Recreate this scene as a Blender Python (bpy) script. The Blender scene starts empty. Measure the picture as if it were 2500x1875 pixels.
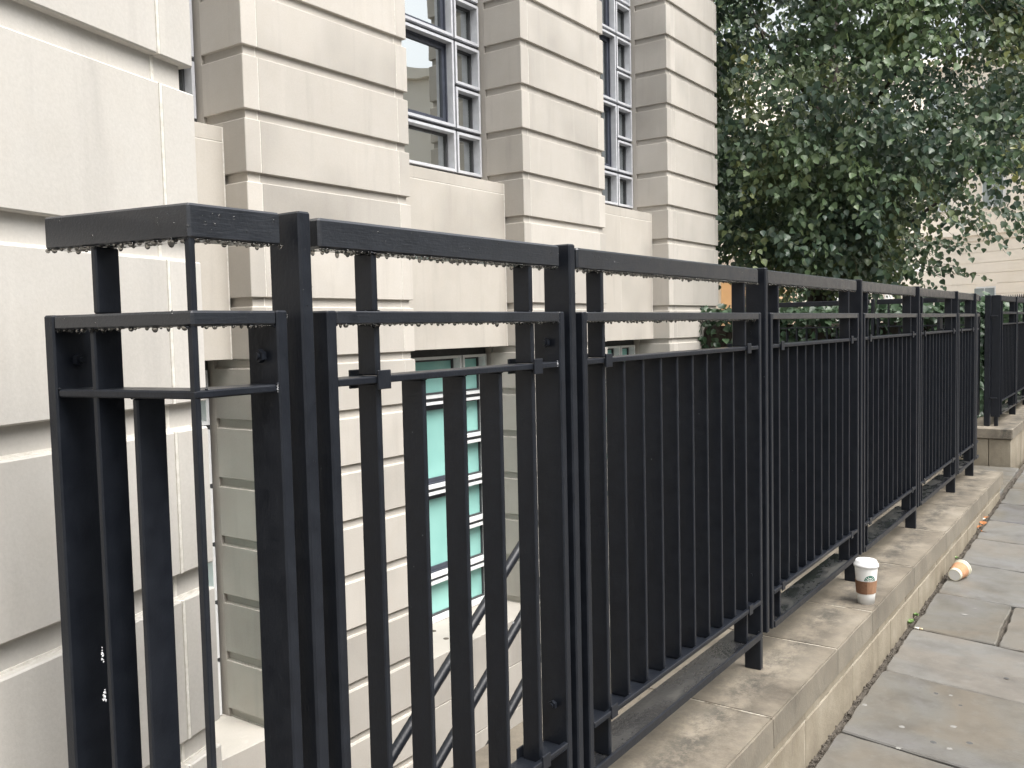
import bpy, bmesh, math, random
import numpy as np
from mathutils import Matrix, Vector, noise as mn
random.seed(7); RNG = np.random.default_rng(7)
C = bpy.context.scene.collection
SC = bpy.context.scene
R = math.radians

# ------------------------------------------------------------------ camera
cam = bpy.data.cameras.new('camera'); co = bpy.data.objects.new('camera', cam); C.objects.link(co)
cam.sensor_width = 36.0; cam.lens = 31.68; cam.clip_start = 0.05; cam.clip_end = 400
EYE = 1.09
def unit(v): return v / np.linalg.norm(v)
_d = lambda x, y: np.array([(x - 1250) / 2200, -(y - 937.5) / 2200, -1.0])
_Y = unit(_d(2807, 767.6)); _Z = unit(np.cross(_Y, _d(-193, 834.8)))
if _Z[1] < 0: _Z = -_Z
_X = np.cross(_Y, _Z)
RM = Matrix([_X.tolist(), _Y.tolist(), _Z.tolist()])
co.matrix_world = Matrix.Translation((0, 0, EYE)) @ RM.to_4x4()
SC.camera = co

# ------------------------------------------------------------------ world, sun, exposure
w = bpy.data.worlds.new('World'); SC.world = w; w.use_nodes = True
nt = w.node_tree; nt.nodes.clear()
sky = nt.nodes.new('ShaderNodeTexSky'); sky.sky_type = 'NISHITA'; sky.sun_disc = False
SUN_EL, SUN_AZ = 58.0, 94.0          # azimuth from +Y towards +X
sky.sun_elevation = R(SUN_EL); sky.sun_rotation = R(SUN_AZ)
sky.air_density = 1.0; sky.dust_density = 6.0; sky.ozone_density = 1.0
hs = nt.nodes.new('ShaderNodeHueSaturation'); hs.inputs['Saturation'].default_value = 0.22
bg = nt.nodes.new('ShaderNodeBackground'); bg.inputs['Strength'].default_value = 0.15
wo = nt.nodes.new('ShaderNodeOutputWorld')
nt.links.new(sky.outputs[0], hs.inputs['Color']); nt.links.new(hs.outputs[0], bg.inputs[0]); nt.links.new(bg.outputs[0], wo.inputs[0])
sl = bpy.data.lights.new('sun', 'SUN'); sl.energy = 1.0; sl.angle = R(34); sl.color = (1.0, 0.965, 0.91)
so = bpy.data.objects.new('sun', sl); C.objects.link(so)
sd = Vector((math.sin(R(SUN_AZ)) * math.cos(R(SUN_EL)), math.cos(R(SUN_AZ)) * math.cos(R(SUN_EL)), math.sin(R(SUN_EL))))
so.rotation_euler = sd.to_track_quat('Z', 'Y').to_euler(); so.location = (6, 4, 12)
SC.view_settings.view_transform = 'Standard'; SC.view_settings.look = 'None'
SC.view_settings.exposure = 1.22; SC.view_settings.gamma = 1.0
SC.view_settings.use_curve_mapping = False
SC.cycles.max_bounces = 8; SC.cycles.transparent_max_bounces = 12

# ------------------------------------------------------------------ material helpers
class M:
    def __init__(s, name, rough=0.8, spec=0.5, base=(.5, .5, .5)):
        s.m = bpy.data.materials.new(name); s.m.use_nodes = True; s.t = s.m.node_tree
        s.b = s.t.nodes['Principled BSDF']; s.b.inputs['Roughness'].default_value = rough
        s.b.inputs['Specular IOR Level'].default_value = spec
        s.b.inputs['Base Color'].default_value = (*base, 1)
        g = s.t.nodes.new('ShaderNodeNewGeometry'); s.pos = g.outputs['Position']
        oi = s.t.nodes.new('ShaderNodeObjectInfo'); s.rnd = oi.outputs['Random']
        s.nrm = g.outputs['Normal']
    def n(s, k, **kw):
        x = s.t.nodes.new(k)
        for a, v in kw.items(): setattr(x, a, v)
        return x
    def l(s, a, b): s.t.links.new(a, b)
    def vec(s, scale=(1, 1, 1), off_rnd=0.0):
        mp = s.n('ShaderNodeVectorMath', operation='MULTIPLY'); s.l(s.pos, mp.inputs[0]); mp.inputs[1].default_value = scale
        o = mp.outputs[0]
        if off_rnd:
            q = s.n('ShaderNodeMath', operation='MULTIPLY'); s.l(s.rnd, q.inputs[0]); q.inputs[1].default_value = off_rnd
            ad = s.n('ShaderNodeVectorMath', operation='ADD'); s.l(o, ad.inputs[0]); s.l(q.outputs[0], ad.inputs[1]); o = ad.outputs[0]
        return o
    def noise(s, sc, det=4, ro=.6, vec=None, dist=0):
        x = s.n('ShaderNodeTexNoise'); x.inputs['Scale'].default_value = sc; x.inputs['Detail'].default_value = det
        x.inputs['Roughness'].default_value = ro; x.inputs['Distortion'].default_value = dist
        s.l(vec or s.pos, x.inputs['Vector']); return x.outputs['Fac']
    def vor(s, sc, vec=None, feat='F1'):
        x = s.n('ShaderNodeTexVoronoi', feature=feat); x.inputs['Scale'].default_value = sc; s.l(vec or s.pos, x.inputs['Vector']); return x.outputs['Distance']
    def ramp(s, f, pts, interp='LINEAR'):
        x = s.n('ShaderNodeValToRGB'); s.l(f, x.inputs[0]); e = x.color_ramp.elements; x.color_ramp.interpolation = interp
        while len(e) < len(pts): e.new(.5)
        for q, (p, c) in zip(e, pts):
            q.position = p; q.color = (*c, 1) if isinstance(c, tuple) else (c, c, c, 1)
        return x.outputs['Color']
    def mr(s, f, a, b, c, d):
        x = s.n('ShaderNodeMapRange'); s.l(f, x.inputs[0])
        for i, v in enumerate((a, b, c, d)): x.inputs[i + 1].default_value = v
        return x.outputs[0]
    def math(s, op, a, b=None):
        x = s.n('ShaderNodeMath', operation=op)
        for i, v in enumerate((a, b)):
            if v is None: continue
            if isinstance(v, (int, float)): x.inputs[i].default_value = v
            else: s.l(v, x.inputs[i])
        return x.outputs[0]
    def mix(s, f, a, b, mode='MIX'):
        x = s.n('ShaderNodeMix', data_type='RGBA', blend_type=mode)
        for sock, v in ((x.inputs[0], f), (x.inputs[6], a), (x.inputs[7], b)):
            if isinstance(v, (int, float)): sock.default_value = v
            elif isinstance(v, tuple): sock.default_value = (*v, 1)
            else: s.l(v, sock)
        return x.outputs[2]
    def col(s, c): s.l(c, s.b.inputs['Base Color'])
    def rough(s, c): s.l(c, s.b.inputs['Roughness'])
    def bump(s, h, dist=.002, st=1.0):
        x = s.n('ShaderNodeBump'); x.inputs['Distance'].default_value = dist; x.inputs['Strength'].default_value = st
        s.l(h, x.inputs['Height']); s.l(x.outputs[0], s.b.inputs['Normal'])
    def sep(s):
        x = s.n('ShaderNodeSeparateXYZ'); s.l(s.pos, x.inputs[0]); return x.outputs

def stone_mat(name, base, var=.05, dirt=.25, yel=.0):
    m = M(name, rough=.82, spec=.35)
    v = m.vec((1, 1, 1), 13.0)
    a = m.noise(1.3, 3, .5, v); b = m.noise(9, 5, .65, v); c = m.noise(140, 3, .7, v)
    st = m.noise(1.0, 4, .6, m.vec((9, 9, .9), 5.0))
    d1 = tuple(x * .79 for x in base); d2 = tuple(min(1, x * 1.07) for x in base)
    k = m.ramp(a, [(.3, d1), (.5, base), (.72, d2)])
    k = m.mix(m.mr(b, .35, .75, 0, .35), k, (base[0] * .93, base[1] * .9, base[2] * .85))
    k = m.mix(m.mr(st, .56, .74, 0, dirt), k, (base[0] * .7, base[1] * .69, base[2] * .69))
    k = m.mix(m.mr(st, .28, .38, .3, 0), k, (min(1, base[0] * 1.15), min(1, base[1] * 1.15), min(1, base[2] * 1.14)))
    hv = m.n('ShaderNodeHueSaturation'); m.l(k, hv.inputs['Color']); m.l(m.mr(m.rnd, 0, 1, 1 - var, 1 + var), hv.inputs['Value'])
    sp = m.mr(c, .3, .7, .96, 1.04)
    k2 = m.n('ShaderNodeVectorMath', operation='SCALE'); m.l(hv.outputs[0], k2.inputs[0]); m.l(sp, k2.inputs['Scale'])
    m.col(k2.outputs[0])
    h = m.math('ADD', m.math('MULTIPLY', b, .5), m.math('MULTIPLY', c, .35))
    m.bump(h, .0016, .6)
    return m.m
STONE = stone_mat('portland_stone', (.455, .428, .388), .13, .34)
STONEW = stone_mat('portland_stone_wing', (.50, .48, .445), .05, .45)
APRON = stone_mat('apron_stone', (.45, .42, .375), .03, .4)
mm = M('mortar', .9, .2); mm.col(mm.ramp(mm.noise(60, 3), [(.3, (.56, .53, .47)), (.7, (.72, .70, .65))])); mm.bump(mm.noise(200, 2), .001); MORTAR = mm.m

def black_paint(name, wet=False):
    m = M(name, .33, .5 if wet else .33)
    n1 = m.noise(28, 5, .65); br = m.noise(26, 3, .7, m.vec((12, 1.0, 12) if wet else (12, 12, 1.0)))
    base = m.ramp(n1, [(.3, (.0078, .0094, .0135)), (.7, (.0125, .0152, .021))])
    fl = m.vor(34); fz = m.noise(3.1, 2, .5)
    fm = m.math('MULTIPLY', m.mr(fl, .0, .07, 1, 0), m.mr(fz, .62, .66, 0, 1))
    m.col(m.mix(m.math('MULTIPLY', fm, .6), base, (.30, .31, .32)))
    m.rough(m.mr(n1, .3, .7, .30, .46))
    m.bump(m.math('ADD', m.math('MULTIPLY', br, .8 if wet else .3), m.math('MULTIPLY', m.noise(150, 3, .6), .5)), .0012, .7)
    if wet:
        m.b.inputs['Coat Weight'].default_value = .8; m.b.inputs['Coat Roughness'].default_value = .12; m.b.inputs['Coat IOR'].default_value = 1.33
    return m.m
BLACK = black_paint('black_gloss_paint'); BLACKWET = black_paint('black_gloss_paint_wet', True)
mm = M('worn_pipe_paint', .42, .4); f = mm.math('MULTIPLY', mm.mr(mm.noise(7, 3, .5), .66, .69, 0, 1), mm.mr(mm.noise(60, 3), .45, .55, 0, 1))
mm.col(mm.mix(f, (.009, .011, .016), (.42, .44, .47))); mm.bump(mm.noise(70, 3), .001); PIPE = mm.m
mm = M('channel_wet_paint', .25, .5)
z = mm.noise(9, 5, .65, mm.vec((1.4, .6, 1)))
mm.col(mm.ramp(z, [(.40, (.011, .012, .014)), (.5, (.022, .023, .025)), (.62, (.055, .054, .05))])); mm.rough(mm.mr(z, .42, .6, .12, .5)); mm.bump(mm.noise(80, 4), .001); CHAN = mm.m
mm = M('paint_chip', .8, .2); mm.col(mm.ramp(mm.noise(300, 2), [(.4, (.45, .46, .47)), (.6, (.75, .76, .78))])); CHIP = mm.m

mm = M('drop_water', .0, .5, (.34, .33, .31)); mm.b.inputs['Transmission Weight'].default_value = 1; mm.b.inputs['IOR'].default_value = 1.33; mm.b.inputs['Roughness'].default_value = 0.0
WATER = mm.m
mm = M('bead_water', .0, .5, (.75, .75, .75)); mm.b.inputs['Transmission Weight'].default_value = 1; mm.b.inputs['IOR'].default_value = 1.33; BEAD = mm.m

mm = M('coping_stone', .62, .4)
v = mm.vec((1, 1, 1), 9); a = mm.noise(3.4, 9, .78, v); b = mm.noise(22, 6, .75, v); c = mm.noise(120, 3, .7)
k = mm.ramp(a, [(.32, (.105, .091, .072)), (.44, (.180, .156, .122)), (.56, (.242, .212, .166)), (.72, (.30, .268, .22))])
k = mm.mix(mm.mr(b, .47, .72, 0, .5), k, (.175, .155, .13))
xyz = mm.sep()
band = mm.math('MULTIPLY', mm.mr(xyz[0], -1.09, -.97, 0, 1), mm.mr(xyz[0], -.95, -.855, 1, 0))
dn = mm.noise(7.5, 9, .82, mm.vec((1.3, .9, 1)))
stn = mm.math('MULTIPLY', band, mm.mr(dn, .43, .56, 0, 1))
k = mm.mix(mm.math('MULTIPLY', stn, .88), k, (.07, .065, .055))
spk = mm.math('MULTIPLY', mm.mr(mm.vor(46), .0, .22, 1, 0), mm.mr(mm.noise(2.8, 3, .6), .56, .62, 0, 1))
k = mm.mix(mm.math('MULTIPLY', spk, .6), k, (.10, .09, .08))
# the front edge face: grey grime in vertical runs
run = mm.noise(1, 4, .6, mm.vec((14, 14, 2.2)))
front = mm.mr(xyz[0], -.838, -.832, 0, 1)
k = mm.mix(mm.math('MULTIPLY', front, mm.mr(run, .40, .66, .25, .65)), k, (.17, .155, .125))
mm.col(k); mm.rough(mm.mr(a, .3, .7, .42, .7)); mm.bump(mm.math('ADD', b, mm.math('MULTIPLY', c, .4)), .003, .7); COPING = mm.m

mm = M('base_stone', .75, .35)
v = mm.vec((1, 1, 1), 9); a = mm.noise(5, 5, .62, v); run = mm.noise(1, 4, .6, mm.vec((16, 16, 1.5), 4))
k = mm.ramp(a, [(.3, (.19, .162, .122)), (.55, (.275, .24, .182)), (.75, (.335, .30, .24))])
k = mm.mix(mm.mr(run, .53, .66, 0, .55), k, (.20, .17, .12)); mm.col(k); mm.bump(mm.noise(60, 5, .7), .004, .7); BASEST = mm.m

mm = M('dirty_mortar', .9, .2); mm.col(mm.ramp(mm.noise(14, 4, .7), [(.36, (.17, .15, .12)), (.44, (.36, .32, .26)), (.55, (.55, .51, .43))])); DMORT = mm.m
mm = M('york_paving', .5, .5)
v = mm.vec((1, 1, 1), 21); a = mm.noise(1.7, 4, .6, v, .6); b = mm.noise(7, 5, .65, v); c = mm.noise(110, 4, .75)
k = mm.ramp(a, [(.28, (.128, .112, .090)), (.42, (.158, .141, .115)), (.53, (.158, .153, .138)), (.68, (.178, .175, .178))])
k = mm.mix(mm.mr(b, .46, .70, 0, .6), k, (.088, .080, .068))
k = mm.mix(mm.mr(mm.noise(30, 4), .55, .75, 0, .4), k, (.195, .19, .175))
spots = mm.math('MULTIPLY', mm.mr(mm.vor(9, mm.vec((1, 1, 1), 3)), .0, .1, 1, 0), mm.mr(mm.noise(2.3, 2), .5, .56, 0, 1))
k = mm.mix(mm.math('MULTIPLY', spots, .45), k, (.09, .088, .085))
k3 = mm.n('ShaderNodeHueSaturation'); mm.l(k, k3.inputs['Color']); mm.l(mm.mr(mm.rnd, 0, 1, .86, 1.14), k3.inputs['Value']); mm.l(mm.mr(mm.rnd, 0, 1, 1.2, .7), k3.inputs['Saturation'])
mm.col(k3.outputs[0]); mm.rough(mm.mr(a, .3, .7, .62, .32)); mm.bump(mm.math('ADD', mm.math('MULTIPLY', b, .8), mm.math('MULTIPLY', c, .35)), .003, .7); PAVE = mm.m
mm = M('joint_grit', .95, .2); mm.col(mm.ramp(mm.noise(90, 5, .8), [(.3, (.05, .045, .038)), (.6, (.12, .105, .088)), (.8, (.2, .18, .15))])); mm.bump(mm.noise(160, 4), .004); GRIT = mm.m
mm = M('ground_concrete', .9, .3); mm.col(mm.ramp(mm.noise(3, 5), [(.3, (.27, .255, .23)), (.7, (.34, .32, .29))])); GROUND = mm.m
mm = M('asphalt', .85, .3); mm.col(mm.ramp(mm.noise(80, 4), [(.3, (.035, .035, .037)), (.7, (.065, .065, .067))])); mm.bump(mm.noise(300, 3), .004); ASPH = mm.m

mm = M('aluminium_frame', .42, .5); mm.col(mm.ramp(mm.noise(20, 3), [(.3, (.44, .45, .475)), (.7, (.52, .53, .555))])); ALU = mm.m
mm = M('white_frame', .4, .5); mm.col(mm.ramp(mm.noise(20, 3), [(.3, (.70, .71, .71)), (.7, (.78, .79, .79))])); ALUW = mm.m
mm = M('dark_sash', .4, .5); mm.col(mm.ramp(mm.noise(20, 3), [(.3, (.035, .04, .055)), (.7, (.05, .056, .075))])); SASH = mm.m
mm = M('dark_gasket', .6, .4); mm.col(mm.ramp(mm.noise(20, 3), [(.3, (.045, .047, .05)), (.7, (.065, .067, .07))])); GASK = mm.m
mm = M('turquoise_film_glass', .12, .5); g = mm.mr(mm.noise(2.2, 2), .3, .7, 0, 1)
mm.col(mm.mix(g, (.235, .475, .435), (.30, .57, .52))); TURQ = mm.m
def glass():
    m = bpy.data.materials.new('window_glass'); m.use_nodes = True; t = m.node_tree; t.nodes.clear()
    o = t.nodes.new('ShaderNodeOutputMaterial'); mx = t.nodes.new('ShaderNodeMixShader'); tr = t.nodes.new('ShaderNodeBsdfTransparent'); gl = t.nodes.new('ShaderNodeBsdfGlossy')
    fr = t.nodes.new('ShaderNodeFresnel'); fr.inputs[0].default_value = 8.0; gl.inputs['Roughness'].default_value = .01
    tc = t.nodes.new('ShaderNodeNewGeometry'); no = t.nodes.new('ShaderNodeTexNoise'); no.inputs['Scale'].default_value = 1.4; bm = t.nodes.new('ShaderNodeBump'); bm.inputs['Distance'].default_value = .003
    t.links.new(tc.outputs['Position'], no.inputs['Vector']); t.links.new(no.outputs[0], bm.inputs['Height']); t.links.new(bm.outputs[0], gl.inputs['Normal'])
    tr.inputs[0].default_value = (.62, .68, .64, 1); gl.inputs[0].default_value = (.95, .99, .97, 1)
    t.links.new(fr.outputs[0], mx.inputs[0]); t.links.new(tr.outputs[0], mx.inputs[1]); t.links.new(gl.outputs[0], mx.inputs[2]); t.links.new(mx.outputs[0], o.inputs[0]); return m
GLASS = glass()
mm = M('net_curtain', .9, .2); mm.col(mm.ramp(mm.noise(4, 3, .5, mm.vec((1, 9, .6))), [(.3, (.28, .31, .27)), (.7, (.48, .50, .45))])); CURT = mm.m
mm = M('room_wall', .9, .2, (.36, .40, .37)); mm.bump(mm.noise(8), .002); ROOM = mm.m

mm = M('cream_stucco', .85, .3); mm.col(mm.ramp(mm.noise(1.2, 3), [(.3, (.80, .74, .64)), (.7, (.86, .80, .71))])); CREAM = mm.m
mm = M('tan_stucco', .8, .3); mm.col(mm.ramp(mm.noise(1.2, 3), [(.3, (.42, .35, .28)), (.7, (.48, .405, .33))])); TAN = mm.m
mm = M('white_render', .8, .3); mm.col(mm.ramp(mm.noise(1.5, 3), [(.3, (.72, .70, .67)), (.7, (.8, .79, .77))])); WHITE = mm.m
mm = M('far_glass', .15, .6); mm.col(mm.ramp(mm.noise(2, 2), [(.3, (.16, .20, .21)), (.7, (.28, .33, .33))])); FARG = mm.m
mm = M('opposite_wall', .85, .3); mm.col(mm.ramp(mm.noise(.7, 3), [(.3, (.80, .83, .80)), (.7, (.86, .88, .86))])); OPP = mm.m

def leaf_mat(name, dark, light, yel):
    m = M(name, .38, .5)
    at = m.n('ShaderNodeAttribute', attribute_name='tint'); sp = m.n('ShaderNodeSeparateColor'); m.l(at.outputs['Color'], sp.inputs[0])
    k = m.mix(sp.outputs[0], dark, light); k = m.mix(sp.outputs[1], k, yel)
    k = m.mix(m.mr(m.noise(90, 3), .4, .7, 0, .3), k, tuple(x * .75 for x in dark))
    m.col(k); m.rough(m.mr(m.noise(40, 2), .3, .7, .3, .5))
    m.b.inputs['Subsurface Weight'].default_value = 0.0
    tl = m.n('ShaderNodeBsdfTranslucent'); m.l(k, tl.inputs[0]); mx = m.n('ShaderNodeMixShader'); mx.inputs[0].default_value = .34
    out = [n for n in m.t.nodes if n.type == 'OUTPUT_MATERIAL'][0]
    m.l(m.b.outputs[0], mx.inputs[1]); m.l(tl.outputs[0], mx.inputs[2]); m.l(mx.outputs[0], out.inputs[0])
    return m.m
LEAF = leaf_mat('tree_leaf', (.055, .096, .064), (.16, .235, .115), (.42, .42, .13))
IVY = leaf_mat('ivy_leaf', (.022, .048, .026), (.10, .17, .09), (.2, .26, .1))
mm = M('bark', .9, .2); mm.col(mm.ramp(mm.noise(3, 5, .7, mm.vec((8, 8, 1.5))), [(.3, (.025, .021, .017)), (.7, (.07, .06, .05))])); mm.bump(mm.noise(3, 5, .7, mm.vec((14, 14, 3))), .02); BARK = mm.m
mm = M('twig', .8, .2, (.09, .075, .045)); mm.col(mm.ramp(mm.noise(30, 2), [(.3, (.06, .05, .03)), (.7, (.12, .10, .06))])); TWIG = mm.m

# ------------------------------------------------------------------ object helpers
OFF = {}; ROT = {}
def empty(name, loc, label, cat, rz=0.0, group=None, kind=None):
    o = bpy.data.objects.new(name, None); C.objects.link(o); o.location = loc; o.rotation_euler = (0, 0, rz); o.empty_display_size = .1
    OFF[o.name] = (0, 0, 0) if rz else tuple(loc)
    if label: o['label'] = label
    if cat: o['category'] = cat
    if group: o['group'] = group
    if kind: o['kind'] = kind
    return o
def tag(o, label=None, cat=None, group=None, kind=None):
    if label: o['label'] = label
    if cat: o['category'] = cat
    if group: o['group'] = group
    if kind: o['kind'] = kind
    return o
def link(name, me, parent, loc, rz=0, rot=None):
    o = bpy.data.objects.new(name, me); C.objects.link(o)
    if parent is not None:
        o.parent = parent; p = OFF[parent.name]; pr = ROT.get(parent.name, 0.0)
        dx, dy = loc[0] - p[0], loc[1] - p[1]; c_, s_ = math.cos(-pr), math.sin(-pr)
        o.location = (dx * c_ - dy * s_, dx * s_ + dy * c_, loc[2] - p[2])
    else: o.location = loc; pr = 0.0
    o.rotation_euler = rot if rot else (0, 0, rz - pr); OFF[o.name] = tuple(loc); ROT[o.name] = rz
    return o
def finish(bm, name, mat, smooth=False):
    me = bpy.data.meshes.new(name); bm.normal_update(); bm.to_mesh(me); bm.free(); me.materials.append(mat)
    if smooth:
        for p in me.polygons: p.use_smooth = True
    return me
CACHE = {}
def boxmesh(d, mat, bev=0.0, name='box'):
    key = (round(d[0], 4), round(d[1], 4), round(d[2], 4), mat.name, bev)
    if key in CACHE: return CACHE[key]
    bm = bmesh.new(); bmesh.ops.create_cube(bm, size=1)
    for v in bm.verts: v.co = Vector((v.co.x * d[0], v.co.y * d[1], v.co.z * d[2]))
    if bev: bmesh.ops.bevel(bm, geom=list(bm.edges), offset=min(bev, min(d) * .3), segments=1, affect='EDGES', clamp_overlap=True)
    CACHE[key] = finish(bm, name, mat); return CACHE[key]
def box(name, x0, x1, y0, y1, z0, z1, mat, parent=None, bev=0.0):
    return link(name, boxmesh((x1 - x0, y1 - y0, z1 - z0), mat, bev, name), parent, ((x0 + x1) / 2, (y0 + y1) / 2, (z0 + z1) / 2))
def addbox(bm, x0, x1, y0, y1, z0, z1, bev=0):
    r = bmesh.ops.create_cube(bm, size=1)['verts']
    for v in r: v.co = Vector(((x0 + x1) / 2 + v.co.x * (x1 - x0), (y0 + y1) / 2 + v.co.y * (y1 - y0), (z0 + z1) / 2 + v.co.z * (z1 - z0)))
    if bev:
        es = set(e for v in r for e in v.link_edges)
        bmesh.ops.bevel(bm, geom=list(es), offset=bev, segments=1, affect='EDGES', clamp_overlap=True)
    return r
def meshobj(name, bm, mat, parent=None, origin=(0, 0, 0), smooth=False):
    for v in bm.verts: v.co -= Vector(origin)
    return link(name, finish(bm, name, mat, smooth), parent, origin)
# frames: (ox, oy, ang): u along, w back
def fbox(name, fr, u0, u1, w0, w1, z0, z1, mat, parent, bev=0.0, wob=0.0):
    ox, oy, a = fr; uc, wc = (u0 + u1) / 2, (w0 + w1) / 2
    x = ox + uc * math.cos(a) - wc * math.sin(a); y = oy + uc * math.sin(a) + wc * math.cos(a)
    o = link(name, boxmesh((u1 - u0, w1 - w0, z1 - z0), mat, bev, name), parent, (x, y, (z0 + z1) / 2), rz=a)
    if wob: o.rotation_euler.x = random.gauss(0, wob * .5); o.rotation_euler.y = random.gauss(0, wob)
    return o
def tube(bm, pts, rads, n=10, cap=True):
    rings = []
    for i, p in enumerate(pts):
        p = Vector(p)
        d = (Vector(pts[min(i + 1, len(pts) - 1)]) - Vector(pts[max(i - 1, 0)])).normalized()
        a = d.cross(Vector((0, 0, 1)))
        if a.length < .05: a = d.cross(Vector((1, 0, 0)))
        a.normalize(); b = d.cross(a)
        rings.append([bm.verts.new(p + (a * math.cos(t) + b * math.sin(t)) * rads[i]) for t in [2 * math.pi * k / n for k in range(n)]])
    for r0, r1 in zip(rings, rings[1:]):
        for k in range(n): bm.faces.new((r0[k], r0[(k + 1) % n], r1[(k + 1) % n], r1[k]))
    if cap: bm.faces.new(rings[0][::-1]); bm.faces.new(rings[-1])

# ------------------------------------------------------------------ ground, pavement
def pz(y): return max(-.315, min(.0, -.27 + (y - 2.8) * .022))
bm = bmesh.new()
def quad(bm, x0, x1, y0, y1, z): bm.faces.new([bm.verts.new(p) for p in ((x0, y0, z), (x1, y0, z), (x1, y1, z), (x0, y1, z))])
quad(bm, -1.30, 120, -60, 7.1, -.37); quad(bm, -120, 120, 7.1, 250, -.37); quad(bm, -120, -1.30, -60, -9, -.37)
g = meshobj('ground', bm, GROUND); g['kind'] = 'structure'
bm = bmesh.new(); quad(bm, 2.65, 9.5, -60, 120, -.366)
rd = meshobj('road', bm, ASPH); rd['kind'] = 'structure'
kb = empty('kerb', (2.57, 0, -.37), None, None, kind='structure')
for i in range(24): 
    y = -10 + i * .92; box('kerb_stone', 2.5, 2.65, y, y + .912, -.37, pz(y) + .004, PAVE, kb, .006)
# bedding under the slabs
bm = bmesh.new(); ys = [-10, 0, 2, 4, 6, 8, 10, 12, 15.5]
for a, b in zip(ys, ys[1:]):
    for xa, xb in ((-.86, 2.5), ):
        bm.faces.new([bm.verts.new(p) for p in ((xa, a, pz(a) - .022), (xb, a, pz(a) - .022), (xb, b, pz(b) - .022), (xa, b, pz(b) - .022))])
quad(bm, -3.8, -.86, 7.22, 8.43, pz(7.9) - .024)
pav = meshobj('pavement', bm, GRIT, None, (0, 3, -.3)); pav['kind'] = 'structure'
def slab(c, parent, name='paving_slab', th=.06, gap=.0035, mat=None):
    """c: four corner points (x, y) counter-clockwise"""
    bm = bmesh.new(); cx = sum(p[0] for p in c) / 4; cy = sum(p[1] for p in c) / 4
    out = []
    for i in range(4):
        a = c[i]; b = c[(i + 1) % 4]; L = math.hypot(b[0] - a[0], b[1] - a[1]); n = max(2, int(L / .035))
        for k in range(n):
            t = k / n; x = a[0] + (b[0] - a[0]) * t; y = a[1] + (b[1] - a[1]) * t
            dx, dy = cx - x, cy - y; q = math.hypot(dx, dy); s = gap + (.004 * random.random() if k else .008)
            s += .012 * max(0, mn.noise(Vector((x * 7, y * 7, 2)))) + .006 * max(0, mn.noise(Vector((x * 23, y * 23, 5)))) 
            out.append((x + dx / q * s, y + dy / q * s))
    tilt = (random.uniform(-.003, .003), random.uniform(-.003, .003)); dz = random.uniform(-.002, .002)
    f = bm.faces.new([bm.verts.new((x, y, pz(y) + dz + tilt[0] * (x - cx) + tilt[1] * (y - cy))) for x, y in out])
    ret = bmesh.ops.extrude_face_region(bm, geom=[f])
    nv = [e for e in ret['geom'] if isinstance(e, bmesh.types.BMVert)]
    for v in nv: v.co.z -= th
    tope = [e for e in f.edges] if f.is_valid else []
    bmesh.ops.recalc_face_normals(bm, faces=list(bm.faces))
    tope = [e for e in bm.edges if all(v not in nv for v in e.verts)]
    bmesh.ops.bevel(bm, geom=tope, offset=.0045, segments=1, affect='EDGES', clamp_overlap=True)
    return meshobj(name, bm, mat or PAVE, parent, (cx, cy, pz(cy)))
rows = [-6, -5.2, -4.5, -3.7, -3.0, -2.2, -1.5, -.9, -.3, .25, .8, 1.35, 1.9, 2.44, 2.99, 3.585, 4.115, 4.675, 5.27, 5.85, 6.37, 6.92, 7.5, 8.1, 8.7, 9.3, 9.9, 10.5, 11.1, 11.8, 12.5]
xj = {12: [.35], 13: [-.05, .9], 14: [.25], 15: [.42], 16: [-.488, .2], 17: [.1, .8], 18: [-.30, .55], 19: [.2], 20: [-.35, .5]}
for i, (a, b) in enumerate(zip(rows, rows[1:])):
    x0 = -.822; js = [x0] + (xj.get(i) or sorted(random.sample([-.2, .1, .5], 1))) + [1.25, 1.9, 2.5]
    for xa, xb in zip(js, js[1:]):
        S = lambda x, y: (x, y - .15 * (x + .82))
        slab([S(xa, a), S(xb, a), S(xb, b), S(xa, b)], pav)
for i in range(4):
    xa = -3.8 + i * .74; slab([(xa, 7.25), (xa + .73, 7.25), (xa + .73, 7.84), (xa, 7.84)], pav, gap=.003); slab([(xa, 7.84), (xa + .73, 7.84), (xa + .73, 8.42), (xa, 8.42)], pav, gap=.003)
# grit lying in the gutter joint along the wall
bm = bmesh.new()
for i in range(900):
    y = random.uniform(1.5, 8.0); x = random.gauss(-.832, .012); s = random.uniform(.0015, .0055)
    if x < -.846: x = -.84
    r = bmesh.ops.create_icosphere(bm, subdivisions=1, radius=s)['verts']
    for v in r: v.co = Vector((v.co.x + x, v.co.y * 1.3 + y, v.co.z * .7 + pz(y) - .018 + s))
mo = meshobj('grit', bm, GRIT, pav, (0, 3, -.3)); mo['kind'] = 'stuff'

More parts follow.
